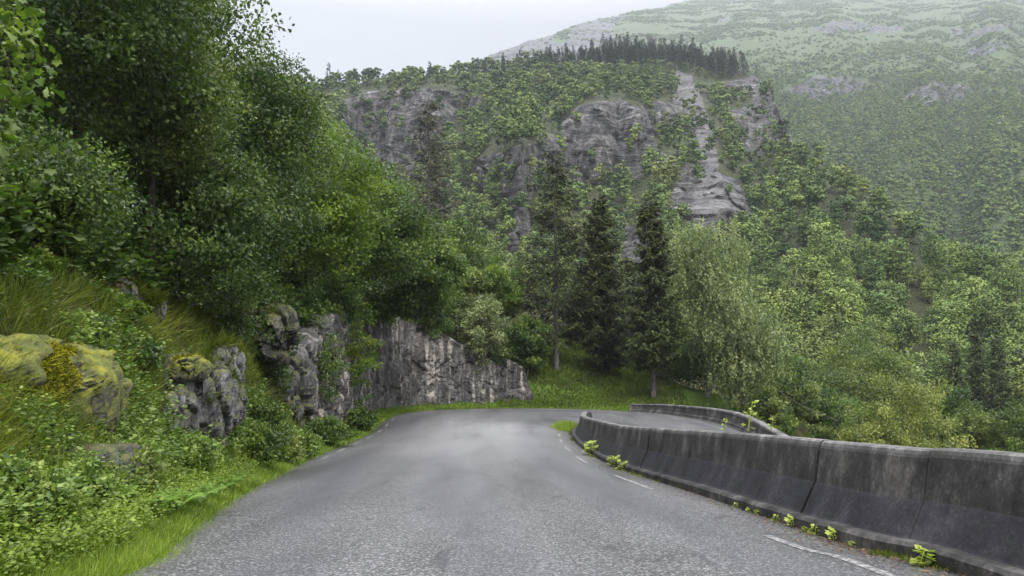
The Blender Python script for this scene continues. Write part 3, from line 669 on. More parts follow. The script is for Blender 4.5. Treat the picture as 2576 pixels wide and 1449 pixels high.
# ---- big trees on the left bank
btree('broadleaf_tree', 'tall dark broadleaf tree behind the left bank, its ragged edge against the white sky', 430, 21, -330, 490, 'leafdark', 760, 62, .125, 1, .12, leanx=1.5, lob=.6, bias=.5, rc=.62)
btree('broadleaf_tree', 'large dark tree rising out of the picture above the mossy bank', 230, 15.5, -450, 700, 'leafdark', 700, 62, .11, 2, .22, lob=.5, rc=.55)
btree('broadleaf_tree', 'shorter dark tree with small shiny leaves leaning over the grassy bank top', 480, 18.5, 330, 480, 'leafdark', 480, 60, .105, 3, .12, lob=.5, rc=.42)
btree('broadleaf_tree', 'low dense leafy tree over the rocks at the far left edge', 110, 12.5, 330, 430, 'leafmid', 260, 80, .08, 4, .2, lob=.4, rc=.5)
btree('rowan_tree', 'rowan with reddish berries between the dark trees high on the left', 440, 17.5, -40, 330, 'leafolive', 260, 80, .085, 16, .35, lob=.5, rc=.5)
btree('maple_tree', 'maple with large yellow green lobed leaves hanging in at the upper left corner', -110, 8.4, -260, 520, 'leafmaple', 90, 20, .09, 5, .3, lob=.5, rc=.5, kind='maple', W=.1)
btree('broadleaf_tree', 'dark tree overhanging the start of the rock face', 665, 26, 120, 330, 'leafdark', 420, 110, .11, 6, .1, lob=.4, rc=.7, bx=-11.5)
btree('broadleaf_tree', 'light green tree above the rough left part of the rock face', 830, 32, 335, 270, 'leaflime', 240, 120, .14, 7, .1, lob=.45, rc=.75, bx=-11.8)
btree('broadleaf_tree', 'wide round green tree leaning from the top of the rock face over its middle', 945, 38, 440, 300, 'leafmid', 330, 120, .155, 8, .12, lob=.45, rc=.8, bx=-11.5)
btree('broadleaf_tree', 'dark tree filling the shade behind the crag on the bank', 610, 24, 420, 340, 'leafdark', 300, 100, .11, 9, .1, lob=.4, rc=.75, bx=-12)
btree('willow_tree', 'grey green willow beside the round tree on the rock face', 1075, 44, 575, 170, 'leafmid', 170, 120, .18, 10, .08, lob=.5, rc=.7, bx=-10.8)
btree('broadleaf_tree', 'dark low tree hanging over the top middle of the rock face', 1010, 47, 690, 280, 'leafdark', 200, 120, .18, 11, .05, lob=.4, rc=.8, bx=-11)
btree('broadleaf_tree', 'olive green tree right of the willow above the rock face', 1150, 60, 635, 170, 'leafolive', 150, 120, .21, 12, .08, lob=.5, rc=.7)
btree('birch_tree', 'slender yellow green birch above the low right end of the rock face', 1255, 62, 655, 130, 'leaflime', 90, 120, .2, 13, .22, bark='birchbark', lob=.5, rc=.6)
btree('birch_tree', 'thin pale birch just left of the tallest spruce', 1215, 57, 740, 120, 'leafbirch', 80, 120, .19, 14, .25, bark='barkgrey', lob=.5, rc=.6)
btree('young_tree', 'small round leafy tree on the grass slope at the right end of the rock face', 1325, 59, 790, 125, 'leafmid', 100, 120, .18, 15, .12, bark='barkgrey', lob=.35, rc=.5)
btree('broadleaf_tree', 'green tree standing behind the olive one and left of the thin birches', 1150, 66, 560, 200, 'leafmid', 150, 110, .23, 17, .1, lob=.5, rc=.9)
btree('broadleaf_tree', 'dark tree far back between the big trees at the upper left', 250, 30, 60, 420, 'leafdark', 300, 110, .15, 18, .1, lob=.4, rc=1.2, bx=-17)
btree('broadleaf_tree', 'dark tree glimpsed behind the maple at the left edge', 60, 24, -60, 430, 'leafdark', 300, 110, .13, 19, .1, lob=.4, rc=1.1)
btree('broadleaf_tree', 'shaded tree low behind the mossy crag', 640, 33, 470, 260, 'leafdark', 240, 110, .14, 20, .05, lob=.4, rc=.9, bx=-14)
btree('broadleaf_tree', 'shaded tree low behind the start of the rock face', 800, 42, 560, 260, 'leafdark', 240, 110, .15, 22, .05, lob=.4, rc=1., bx=-14)
# ---- conifers in the middle
stree('spruce_tree', 'bare greyish brown spruce standing tall against the cliffs', 1078, 84, 245, 215, 31, 'sprucebrown', 'barkgrey', z0=.1, whorls=44, per=7, dens=.8, card=(.36, .08), droop=.3)
stree('spruce_tree', 'small dark spruce between the bare brown spruce and the thin birches', 1185, 74, 560, 110, 32, z0=.05, whorls=30, per=7, dens=1.0, card=(.3, .1))
stree('spruce_tree', 'tallest green spruce with open branches and a clear trunk above the grass slope', 1395, 61, 385, 225, 33, z0=.17, whorls=36, per=6, dens=1.3, card=(.3, .1), droop=.32, bark='barkgrey', skip=.12, top=.06)
stree('spruce_tree', 'dense dark spruce second in the row of three tall ones', 1508, 62, 490, 195, 34, z0=.1, whorls=38, per=8, dens=1.7, card=(.32, .11), droop=.4)
stree('spruce_tree', 'dark spruce with a bare lower trunk beside the pale birch', 1635, 57.5, 500, 195, 35, z0=.2, whorls=36, per=8, dens=1.6, card=(.32, .11), droop=.38, bark='barkgrey', deadlow=30)
stree('spruce_tree', 'shaded dark spruce filling the gap behind the dense and the bare-trunked spruces', 1575, 70, 640, 150, 36, z0=.05, whorls=30, per=8, dens=1.1, card=(.3, .1))
stree('spruce_tree', 'shaded spruce filling the gap behind the tallest and the dense spruces', 1460, 72, 660, 140, 37, z0=.05, whorls=28, per=8, dens=1., card=(.3, .1))
# ---- birches by the outer barrier
btree('birch_tree', 'tall pale weeping birch right of the three spruces', 1765, 60, 520, 215, 'leafbirch', 150, 150, .2, 41, .25, bark='birchbark', lob=.6, rc=1.0, strand=10, droop=1.0, bias=.5)
btree('birch_tree', 'drooping birch with hanging twigs beyond the curve of the outer barrier', 1860, 57, 705, 190, 'leafbirch', 150, 170, .19, 42, .15, bark='birchbark', lob=.6, rc=1.0, strand=10, droop=1.0, bias=.5)
btree('broadleaf_tree', 'dark green undergrowth tree below the two pale birches', 1780, 63, 830, 230, 'leafdark', 220, 80, .16, 43, .05, lob=.4, rc=.8)
btree('broadleaf_tree', 'mid green tree between the bare-trunked spruce and the pale birch', 1690, 65, 850, 150, 'leafmid', 160, 80, .16, 44, .05, lob=.4, rc=.8)
# ---- trees below the road on the right
for a in [
 ('olive tree just right of the drooping birch, behind the wall', 1965, 63, 935, 150, 'leafolive', 51), ('tall olive tree rising above the middle of the wall', 2135, 74, 830, 230, 'leafolive', 52),
 ('yellowish rounded tree, the brightest behind the wall', 2275, 52, 925, 235, 'leafyellow', 53), ('light green tree leaning in front of the tall olive one', 2060, 68, 985, 170, 'leafmid', 54),
 ('yellow green bushy tree low behind the wall left of the brightest tree', 2190, 50, 1010, 150, 'leafyellow', 55), ('olive tree near the right edge below the dark spruces', 2450, 60, 985, 150, 'leafolive', 56),
 ('green tree at the right edge just above the wall', 2560, 58, 1010, 160, 'leafmid', 57), ('mid green tree between the brightest tree and the dark spruces', 2380, 72, 960, 150, 'leafmid', 58),
 ('dark green tree filling the gap under the tall olive tree', 2015, 82, 905, 150, 'leafmid', 59), ('pale olive tree behind the tall olive one', 2215, 88, 850, 170, 'leafolive', 60),
 ('thin grey green tree low beside the outer barrier', 1920, 55, 985, 110, 'leafolive', 61), ('low green tree close behind the wall under the olive trees', 2110, 56, 1045, 150, 'leafolive', 62)]:
    kd = 'broadleaf_tree'
    btree(kd, a[0], a[1], a[2], a[3], a[4] * 1.15, a[5], 110, 170, .19 * a[2] / 60, a[6], .1, bark='barkgrey', lob=.6, rc=a[4] / F_ * a[2] * .15, bias=.5)
for k, (px, pt, Y, wpx, lab) in enumerate([(2395, 850, 98, 75, 'leftmost of the dark spruces near the right edge'), (2450, 825, 100, 85, 'tallest of the dark spruces near the right edge'), (2505, 840, 97, 80, 'dark spruce just right of the tallest one near the right edge'), (2560, 870, 101, 85, 'dark spruce cut by the right edge'), (2030, 905, 96, 45, 'tiny narrow dark spruce between the olive trees on the right')]):
    stree('spruce_tree', lab, px, Y, pt, wpx, 70 + k, 'spruce', z0=.04, whorls=30, per=7, dens=.9, card=(.42, .13))
# ------------------------------------------------------------------ wooded slopes
def far_tree(rng, n, w, h, card, cone=False):
    if cone:
        t_ = rng.random(n) ** .8; r = w * (1 - t_) * np.sqrt(rng.random(n)); az = rng.random(n) * 2 * PI
        c = np.stack([np.cos(az) * r, np.sin(az) * r, h * (.12 + .88 * t_)], 1); al = np.stack([np.cos(az), np.sin(az), -.5 + 0 * az], 1) + rnd(rng, n) * .2; nr = rnd(rng, n) * .4 + [0, 0, 1]
        tone = np.clip(.3 + rng.normal(size=n) * .3, 0, 1)
    else:
        nc = max(5, n // 22); T = crown_targets(rng, nc, (0, 0, h * .55), (w * .8, w * .8, h * .42), .4, .4, int(rng.integers(99)))
        ti = rng.integers(nc, size=n); o = rnd(rng, n); o[:, 2] = np.abs(o[:, 2]) * 1.1 - .35; o = unit(o) * (.72 + .33 * rng.random(n))[:, None]
        c = T[ti] + o * w * .36 * np.array([1, 1, .75]); nr = o + np.array([0, 0, .35]) + rnd(rng, n) * .28; al = np.cross(nr, rnd(rng, n)); c = c - unit(al) * card * .5
        tone = np.clip(rng.random(nc)[ti] * .35 + .3 * rng.random(n) + .12, 0, 1)
    sc = rng.uniform(.6, 1.3, n); v, f = cards(c, al, nr, card * sc, card * (.75 if not cone else .35) * sc)
    return v, np.repeat(tone, 4)
def merge(name, mat, P, sc, rz, protos, tint):
    """one mesh from many far trees"""
    rng = np.random.default_rng(5); g = G(); pick = rng.integers(len(protos), size=len(P))
    for k, (pv, pt) in enumerate(protos):
        m = np.where(pick == k)[0]
        if len(m) == 0: continue
        c, s_ = np.cos(rz[m])[:, None], np.sin(rz[m])[:, None]; X, Y_, Z = pv[:, 0][None], pv[:, 1][None], pv[:, 2][None]
        V = np.stack([(X * c - Y_ * s_) * sc[m][:, None], (X * s_ + Y_ * c) * sc[m][:, None], Z * sc[m][:, None] * np.ones_like(c)], -1) + P[m][:, None]
        T = np.clip(pt[None] + tint[m][:, None], 0, 1.3)
        g.add(V.reshape(-1, 3), np.arange(V.shape[0] * V.shape[1]).reshape(-1, 4), T.ravel())
    return g.mesh(name, mat)
def sample_grid(P, rock, spacing, rng, keep=None):
    """random points over a grid surface at about one per spacing^2 of its plan+slope area"""
    a = P[:-1, :-1]; b = P[1:, :-1]; c = P[:-1, 1:]
    ar = np.linalg.norm(np.cross(b - a, c - a), axis=-1); ex = ar / spacing ** 2; n = rng.poisson(ex)
    I, J = np.nonzero(n); cnt = n[I, J]; I = np.repeat(I, cnt); J = np.repeat(J, cnt); u = rng.random(len(I))[:, None]; v = rng.random(len(I))[:, None]
    pt = P[I, J] * (1 - u) * (1 - v) + P[I + 1, J] * u * (1 - v) + P[I, J + 1] * (1 - u) * v + P[I + 1, J + 1] * u * v
    return pt, rock[I, J], I, J
rng = np.random.default_rng(77)
pt, rk, I, J = sample_grid(HP, HR, 4.6, rng)
ht = J / 250.; U_ = HU[I, J]; V_ = HV[I, J]
ok = (rk < .38) | (rng.random(len(rk)) < np.where(U_ < 1250, .28, .10))
gzv = ground(pt[:, 0], pt[:, 1]); near = pt[:, 1] < 184; up_ = near & (gzv > pt[:, 2]); pt[:, 2] = np.where(up_, gzv, pt[:, 2])
ok &= ~((pt[:, 1] < 92) & (pt[:, 0] < 12)); ok &= U_ > 640
pineband = inpoly(U_, V_, [(1480, 120), (1600, 110), (1750, 120), (1905, 150), (1905, 205), (1800, 205), (1700, 180), (1560, 185), (1400, 178), (1350, 150)]) | ((U_ > 1200) & (U_ < 1480) & (J > 240) & (rng.random(len(U_)) < .3)) | ((U_ > 780) & (U_ < 1200) & (J > 241) & (rng.random(len(U_)) < .12))
pineband &= J > 180
ip = np.where(ok & pineband)[0]; ib = np.where(ok & ~pineband)[0]
# broadleaf trees on the hill: the nearest 300 are trees of their own
pyr = np.argsort(pt[ib, 1]); ib = ib[pyr]
inview = np.abs(pt[ib, 0] / pt[ib, 1]) < .70; vis = inview & (pt[ib, 0] / pt[ib, 1] > -.12)
iv = ib[vis][:300]; rest = ib[inview]; rest = rest[~np.isin(rest, iv)]
protos1 = []
for k in range(6):
    r_ = np.random.default_rng(300 + k); h = [8, 9.5, 7, 8.5, 10, 7.5][k]; w_ = [2.6, 2.5, 2.9, 2.2, 2.7, 2.4][k]
    v, t_ = far_tree(r_, 1900, w_, h, .33); g = G(); g.add(v, np.arange(len(v)).reshape(-1, 4), t_, 0)
    tube(g, [(0, 0, -1), (.1, 0, h * .4), (0, .1, h * .8)], [.14, .1, .04], 5, .5, 1)
    for q in range(5):
        az = r_.random() * 6.28; tube(g, [(0, 0, h * (.25 + .1 * q)), (math.cos(az) * w_ * .6, math.sin(az) * w_ * .6, h * (.45 + .1 * q))], [.06, .02], 4, .5, 1)
    protos1.append(g.mesh('forest_tree', [M['hillleaf'], M['birchbark']]))
for q, i in enumerate(iv):
    o = bpy.data.objects.new('forest_tree', protos1[int(rng.integers(6))]); COL.objects.link(o)
    s_ = rng.uniform(.62, 1.2); o.location = tuple(pt[i] - [0, 0, .3]); o.scale = (s_ * rng.uniform(.85, 1.2), s_ * rng.uniform(.85, 1.2), s_); o.rotation_euler = (0, 0, rng.random() * 6.28)
    o['label'] = 'leafy green tree in the dense wood on the lower slope behind the road'; o['category'] = 'tree'; o['group'] = 'trees of the lower wooded slope'
def lod(idx, n, card, mat, name, wr=(2.1, 2.6), hr=(5.5, 8.5), sr=(.65, 1.2), cone=False, nvar=5, tin=.25):
    if len(idx) == 0: return None
    pr = []
    for k in range(nvar):
        r_ = np.random.default_rng(500 + k + n); pr.append(far_tree(r_, n, r_.uniform(*wr), r_.uniform(*hr), card, cone))
    return (idx, pr, sr, tin)
P3 = pt[rest]; d = P3[:, 1]; parts = []
def add_forest(g, P, n, card, wr, hr, sr, rng, cone=False, nvar=5, tin=.22):
    if len(P) == 0: return
    pr = []
    for k in range(nvar):
        r_ = np.random.default_rng(500 + k + n); pr.append(far_tree(r_, n, r_.uniform(*wr), r_.uniform(*hr), card, cone))
    pick = rng.integers(nvar, size=len(P)); rz = rng.random(len(P)) * 6.28; sc = rng.uniform(*sr, len(P)); tint = rng.normal(size=len(P)) * tin
    for k in range(nvar):
        m = np.where(pick == k)[0]
        if len(m) == 0: continue
        pv, pt_ = pr[k]; c = np.cos(rz[m])[:, None]; s_ = np.sin(rz[m])[:, None]; X, Y_, Z = pv[:, 0][None], pv[:, 1][None], pv[:, 2][None]; q = sc[m][:, None]
        V = np.stack([(X * c - Y_ * s_) * q, (X * s_ + Y_ * c) * q, Z * q * np.ones_like(c)], -1) + P[m][:, None]
        g.add(V.reshape(-1, 3), np.arange(V.shape[0] * V.shape[1]).reshape(-1, 4), np.clip(pt_[None] + tint[m][:, None], 0, 1.3).ravel())
g = G()
for lo, hi, n, card in ((0, 150, 900, .45), (150, 210, 560, .55), (210, 300, 300, .72), (300, 900, 190, .9)):
    m = (d >= lo) & (d < hi); add_forest(g, P3[m], n, card, (1.9, 2.8), (5.5, 9), (.5, 1.15), rng, tin=.3)
link('hillside_forest', g.mesh('hillside_forest', M['hillleaf']), kind='stuff', label='dense green birch forest covering the steep hill around the cliffs', category='forest')
print('hill trees', len(P3), len(ip))
# pines on the crest
pinep = []
for k in range(5):
    r_ = np.random.default_rng(800 + k); h = [13, 15, 11, 14, 12][k]; v, t_ = far_tree(r_, 280, [2.4, 2.8, 2.9, 2.1, 2.6][k], h, .95, True)
    g = G(); g.add(v, np.arange(len(v)).reshape(-1, 4), t_, 0); tube(g, [(0, 0, -1), (0, 0, h * .97)], [.2, .04], 4, .5, 1); pinep.append(g.mesh('pine_tree', [M['pine'], M['barkgrey']]))
rng.shuffle(ip); g = G()
crest = ip[np.argsort(-J[ip], kind='stable')]
for q, i in enumerate(crest):
    if q < 290:
        o = bpy.data.objects.new('pine_tree', pinep[int(rng.integers(5))]); COL.objects.link(o)
        s_ = rng.uniform(.45, 1.12) * (1 if U_[i] > 1480 else .7 if U_[i] > 1200 else .5); o.location = tuple(pt[i] - [0, 0, .4]); o.scale = (s_, s_, s_); o.rotation_euler = (0, 0, rng.random() * 6.28)
        o['label'] = 'dark slender conifer standing on the crest above the cliffs'; o['category'] = 'conifer'; o['group'] = 'conifers along the crest of the cliffs'
add_forest(g, pt[crest[290:]], 220, 1.0, (1.8, 2.2), (11, 14), (.7, 1.05), rng, True)
if g.n: link('conifer_wood', g.mesh('conifer_wood', M['pine']), kind='stuff', label='dark conifer wood below the crest of the cliffs', category='forest')
# mountain
pt2, rk2, I2, J2 = sample_grid(MP, MRK, 4.7, rng)
aa, ee = pt2[:, 0] / pt2[:, 1], (pt2[:, 2] - CAMZ) / pt2[:, 1]
hill_e = np.interp(CX + aa * F_, [p[0] for p in RIDGE], [(920 - p[1]) / F_ for p in RIDGE])
k_ = ((rk2 < .4) | (rng.random(len(rk2)) < .25)) & (np.abs(aa) < .71) & (ee > hill_e - .12)
nn = fbm(pt2, .012, 4, 60) + .5 * fbm(pt2, .05, 2, 61); alt = sstep(ee, .32, .45)
k_ &= rng.random(len(pt2)) < np.where(alt > 0, 1 - alt * sstep(-nn, -.35, .12) * 1.0, 1)
pt2 = pt2[k_]; alt = alt[k_]; d = pt2[:, 1]; g = G()
dense = alt < .5
for lo, hi, n, card in ((0, 300, 240, .85), (300, 450, 130, 1.1), (450, 3000, 64, 1.5)):
    m = dense & (d >= lo) & (d < hi); add_forest(g, pt2[m], n, card, (2.6, 3.4), (5, 8), (.6, 1.15), rng)
m = ~dense & (rng.random(len(d)) < .6); add_forest(g, pt2[m], 26, 2.2, (3, 4.5), (1.5, 3), (.6, 1.3), rng)
link('mountain_forest', g.mesh('mountain_forest', M['mountleaf']), kind='stuff', label='low green woodland and scrub spreading up the misty mountain', category='forest')
print('mountain trees', len(pt2))
# ------------------------------------------------------------------ ground cover, ferns, shrubs, weeds
_ON = np.array([frame_at(OUT, None, i)[1] for i in range(len(OUT))])
_y = OUT[:8 * NS + 8, 1]
def bank_pts(rng, n, y0, y1, d0, d1, pw=1.5, dp=1.):
    u = rng.random(n); a, b = y0 ** (1 - pw), y1 ** (1 - pw); Y = (a + (b - a) * u) ** (1 / (1 - pw))
    i = np.interp(Y, _y, np.arange(len(_y))); i0 = i.astype(int); f = (i - i0)[:, None]; i1 = np.minimum(i0 + 1, len(OUT) - 1)
    p = OUT[i0] * (1 - f) + OUT[i1] * f; nr = _ON[i0]; d = d0 + (d1 - d0) * rng.random(n) ** dp
    q = p + nr * d[:, None]; q[:, 2] = ground(q[:, 0], q[:, 1]); return q, d, nr
def edge_pts(rng, n, i0, i1, d0, d1, dp=1.):
    i = rng.uniform(i0, i1, n); k = i.astype(int); f = (i - k)[:, None]; p = OUT[k] * (1 - f) + OUT[k + 1] * f; d = d0 + (d1 - d0) * rng.random(n) ** dp
    q = p + _ON[k] * d[:, None]; q[:, 2] = ground(q[:, 0], q[:, 1]); return q
def blades(rng, q, L, W, lean=.4, bias=None, tone=None, nb=1):
    q = np.repeat(q, nb, 0); n = len(q); al = rnd(rng, n) * lean + np.array([0, 0, 1.])
    if bias is not None: al = al + bias
    W = np.maximum(W, .0011 * q[:, 1]); Ls = L * rng.uniform(.5, 1.3, n)
    return cards(q, al, rnd(rng, n), Ls, W)
def stuff(name, parts, mat, label, cat):
    g = G()
    for v, f, t in parts: g.add(v, f, t)
    return link(name, g.mesh(name, M[mat]), kind='stuff', label=label, category=cat)
R_ = np.random.default_rng(11)
def clumpy(q, sc, thr, seed): return q[fbm(q, sc, 3, seed) > thr]
# short bright verge grass
q, _, _ = bank_pts(R_, 90000, 3.6, 56, -.12, 1.35, 1.6, 1.0); q = q[fbm(q, 3, 2, 5) > -.75]
v, f = blades(R_, q, .14, .008, .6); t1 = np.repeat(np.clip(fbm(q, 1.2, 3, 9) * .5 + .5 + R_.normal(size=len(q)) * .2, 0, 1), 4)
qb = edge_pts(R_, 16000, 8.5 * NS, 13.2 * NS, -.1, 2.2); vb, fb = blades(R_, qb, .16, .03, .5)
ix = np.random.default_rng(3); qc_x = ix.uniform(-1, 13, 60000); qc_y = ix.uniform(55, 74, 60000); gq, gd, gs, gi, gl = ground(qc_x, qc_y, True)
mm = (gs > 10.6) & (gs < 13.6) & (gd > .3) & (gd < 16) & ~gi; qc = np.stack([qc_x, qc_y, gq], 1)[mm]; vc, fc = blades(R_, qc, .22, .03, .6)
tc_ = np.clip(fbm(qc, .35, 3, 12) * .8 + .3 + R_.normal(size=len(qc)) * .2, 0, 1)
stuff('verge_grass', [(v, f, t1), (vb, fb, R_.random(len(vb)))], 'grass', 'short bright green grass along the outer edge of the road', 'grass')
stuff('slope_grass', [(vc, fc, np.repeat(tc_, 4))], 'slopegrass', 'grass on the shaded slope below the spruces', 'grass')
# herbs: many little leaf rosettes
def herbs(rng, q, L, h, per, spread=.09, up=.8):
    n = len(q); k = per; sc = np.repeat(rng.uniform(.45, 1.55, n), k); st = np.repeat(rnd(rng, n) * [.25, .25, 0], k, 0); u = rng.random(n * k) ** .6
    az = rng.random(n * k) * 2 * PI; out = np.stack([np.cos(az), np.sin(az), 0 * az], 1)
    c = np.repeat(q, k, 0) + (st * u[:, None] + np.stack([0 * u, 0 * u, u], 1)) * (h * sc)[:, None] + out * (spread * sc * (1.2 - .6 * u))[:, None]
    al = out + np.array([0, 0, .1]) + rnd(rng, n * k) * .3; nr = np.array([0, 0, up]) + rnd(rng, n * k) * .35
    v, f = cards(c, al, nr, L * sc * rng.uniform(.7, 1.2, n * k), L * .7 * sc)
    return v, f, np.repeat(np.clip(np.repeat(rng.random(n), k) * .6 + .4 * u + rng.normal(size=n * k) * .12 - .1, 0, 1), 4)
q, _, _ = bank_pts(R_, 4200, 3.8, 34, .75, 2.1, 1.7, 1.3); q = clumpy(q, 1.1, -.2, 20)
q2, _, _ = bank_pts(R_, 5200, 4, 34, .3, 1.7, 1.5)
stuff('roadside_weeds', [herbs(R_, q[q[:, 1] < 9.5], .038, .26, 34), herbs(R_, q[q[:, 1] >= 9.5], .055, .4, 24)], 'herb', 'leafy green weeds along the foot of the left bank', 'weeds')
stuff('verge_herbs', [herbs(R_, q2, .03, .2, 22, .06)], 'grass', 'small fresh green herbs mixed into the verge grass', 'weeds')
qt, _, _ = bank_pts(R_, 26000, 4, 30, .6, 3.0, 1.5); qt = qt[fbm(qt, 1.4, 3, 51) > 0]; v, f = blades(R_, qt, .45, .009, .3); stuff('tall_grass', [(v, f, np.repeat(R_.random(len(qt)), 4))], 'slopegrass', 'taller loose grass standing among the weeds of the left verge', 'grass')
q, _, _ = bank_pts(R_, 5200, 5, 30, 1.4, 7.5, 1.5); q = clumpy(q, .9, .2, 23)
stuff('bank_undergrowth', [herbs(R_, q, .06, .36, 24, .12)], 'leafmid', 'dark leafy undergrowth over the left bank', 'undergrowth')
q, dd_, nr_ = bank_pts(R_, 46000, 5, 26, 1.5, 6.5, 1.3); m = fbm(q, .8, 3, 29) > -.2; q = q[m]; b_ = -nr_[m] * .9 + np.array([0, 0, -.25])
nq = len(q); v, f = blades(R_, q, .42, .009, .4, b_); t1 = np.repeat(np.clip(fbm(q, .7, 3, 31) * .6 + .5 + R_.normal(size=nq) * .2, 0, 1), 4)
def on_rocks(rng, ids, n):
    out = []
    for k in ids:
        c, r = ROCKS[k]; a = rng.random(n) * 2 * PI; p = np.arccos(rng.uniform(-.25, 1, n)); out.append(np.array(c) + np.stack([np.cos(a) * np.sin(p) ** .7, np.sin(a) * np.sin(p) ** .7, np.cos(p) ** .72], 1) * np.array(r) * 1.02)
    return np.concatenate(out)
qr = on_rocks(R_, [0, 3, 9, 7, 8], 2600); qr = qr[fbm(qr, 2.4, 2, 6) > .08]; v2, f2 = blades(R_, qr, .3, .01, .5, np.array([.7, -.5, -.5]))
stuff('long_grass', [(v, f, t1), (v2, f2, R_.random(len(v2)))], 'drygrass', 'long olive grass hanging over the rocks of the left bank', 'grass')
qm = on_rocks(R_, [4, 5, 5, 5, 5, 2, 2, 6], 9500); qm = qm[fbm(qm, 2.0, 3, 40) > -.1]; v3, f3 = blades(R_, qm, .075, .015, .6, np.array([.4, -.5, -.9]))
q, _, _ = bank_pts(R_, 60000, 6, 13, 1.1, 4.2, 1.2); q = q[(fbm(q, .9, 3, 44) > -.08)]; v4, f4 = blades(R_, q + [0, 0, .06], .10, .014, .6, np.array([.6, -.4, -.5]))
stuff('moss', [(v3, f3, R_.random(len(v3))), (v4, f4, R_.random(len(v4)) * .8)], 'mossm', 'hanging yellow green moss on the boulders and bank at the left', 'moss')
q, _, _ = bank_pts(R_, 1500, 11, 20, 3.0, 6.0, 1.2); pp = np.array([CX + F_ * q[:, 0] / q[:, 1], 0 * q[:, 0]]).T; q = q[(pp[:, 0] > 60) & (pp[:, 0] < 470)]
stuff('autumn_leaves', [herbs(R_, q[:150], .07, .4, 18, .14)], 'redleaf', 'pinkish orange leaves along the top of the left bank', 'undergrowth')
# dark undergrowth under the trees
q, _, _ = bank_pts(R_, 14000, 9, 48, 3.2, 16, 1.1); stuff('forest_undergrowth', [herbs(R_, q, .15, .8, 20, .3)], 'leafdark', 'dark undergrowth on the wooded slope above the bank', 'undergrowth')
# shrubs, each one its own
def shrub(name, label, px, py, Y, wpx, leafm, seed, hm=1., L=.06, n=60, per=60, cat='shrub'):
    rng = np.random.default_rng(seed); x, y, z = at(px, py, Y); zb = gz(x, Y); w = wpx / 2 / F_ * Y; H = max(.5, (z - zb)) * hm
    w_, l_ = broadleaf(rng, H, w, H * .05, n, per, L, rc=w * .32, lob=.5, seed=seed, r0=.02, bias=.6)
    t = thing(name, label, cat, (x, Y, zb)); link('stem', w_.mesh('stem', M['bark'], True), t); link('foliage', l_.mesh('foliage', M[leafm]), t)
for k, a in enumerate([
 ('leafy bush right below the dark fractured outcrop', 470, 1130, 12.2, 150, 'herb'), ('green bush between the fractured outcrop and the road bend', 640, 1060, 16.5, 170, 'leafmid'),
 ('pale olive bush at the foot of the crag', 700, 1080, 19, 130, 'leafolive'), ('tall mixed bush at the foot of the shaded outcrop', 650, 990, 20, 150, 'leafmid'),
 ('bright bush on the verge before the rock face', 745, 1085, 21.5, 110, 'herb'), ('grey green bush where the rock face meets the verge', 830, 1050, 27, 110, 'leafmid'),
 ('small green bush at the foot of the streaked rock face', 905, 1025, 36, 80, 'leafmid'), ('yellow green bush above the pale mossy block', 300, 860, 13.8, 110, 'leaflime'),
 ('green bush left of the fractured outcrop', 330, 960, 12.4, 130, 'leafmid'), ('leafy bush above the yellow moss boulder', 60, 840, 11.5, 150, 'leaflime'),
 ('bush with broad leaves in the middle of the bank', 215, 930, 11, 110, 'herb'), ('dark bush under the trees at the far left', 60, 700, 13, 260, 'leafmid'),
 ('dark bush under the trees above the bank', 240, 640, 16, 240, 'leafdark'), ('dark bush behind the top of the long grass', 420, 650, 18, 230, 'leafdark'),
 ('shaded bush left of the mossy crag', 590, 700, 21, 200, 'leafdark'), ('small bush topping the crag', 700, 720, 25, 130, 'leafdark'),
 ('bush overhanging the rough part of the rock face', 800, 800, 31, 150, 'leafmid'), ('yellowish bush on the upper edge of the rock face', 905, 720, 37, 100, 'leaflime'),
 ('low bush at the lower right end of the rock face', 1290, 900, 60, 110, 'leaflime'), ('big leafy weed bush in the lower left corner', 30, 1330, 5.9, 200, 'herb'),
 ('bushy weeds right of the lower left corner', 190, 1345, 7.1, 150, 'herb'), ('mixed weeds on the bank foot below the brown boulder', 330, 1215, 9, 150, 'leafolive')]):
    shrub('shrub', a[0], a[1], a[2], a[3], a[4], a[5], 900 + k, 1., .042 + .0022 * a[3], 70, 60)
# dark bushes hanging over the upper edge of the rock wall
_b = []
for k in range(4):
    rng = np.random.default_rng(640 + k); w_, l_ = broadleaf(rng, 2.2, 1.5, -.9, 46, 90, .17, rc=.5, lob=.5, seed=k, r0=.03, bias=.6)
    _b.append((w_.mesh('stem', M['bark'], True), l_.mesh('foliage', M['leafdark' if k % 2 else 'leafmid'])))
for k, s_ in enumerate(np.linspace(6.5, 10.9, 17)):
    p, nr = frame_at(OUT, None, s_ * NS); q_ = p + nr * (2.5 + .6 * math.sin(k * 2.3)); top = float(np.interp(s_, [6.1, 6.6, 7, 8, 9, 9.7, 10.2, 10.6, 11], [3.2, 4.9, 5.4, 5.75, 5.9, 6.3, 5.4, 4.3, 3.0]))
    t = thing('overhanging_bush', 'dark bush hanging over the upper edge of the streaked rock face', 'bush', (q_[0], q_[1], p[2] + top + .1), 'bushes along the upper edge of the rock face', k * 1.7)
    sc = .75 + .3 * math.sin(k * 1.3) ** 2; sc *= .6 if s_ > 10.3 else 1; t.scale = (sc, sc, sc); link('stem', _b[k % 4][0], t); link('foliage', _b[k % 4][1], t)
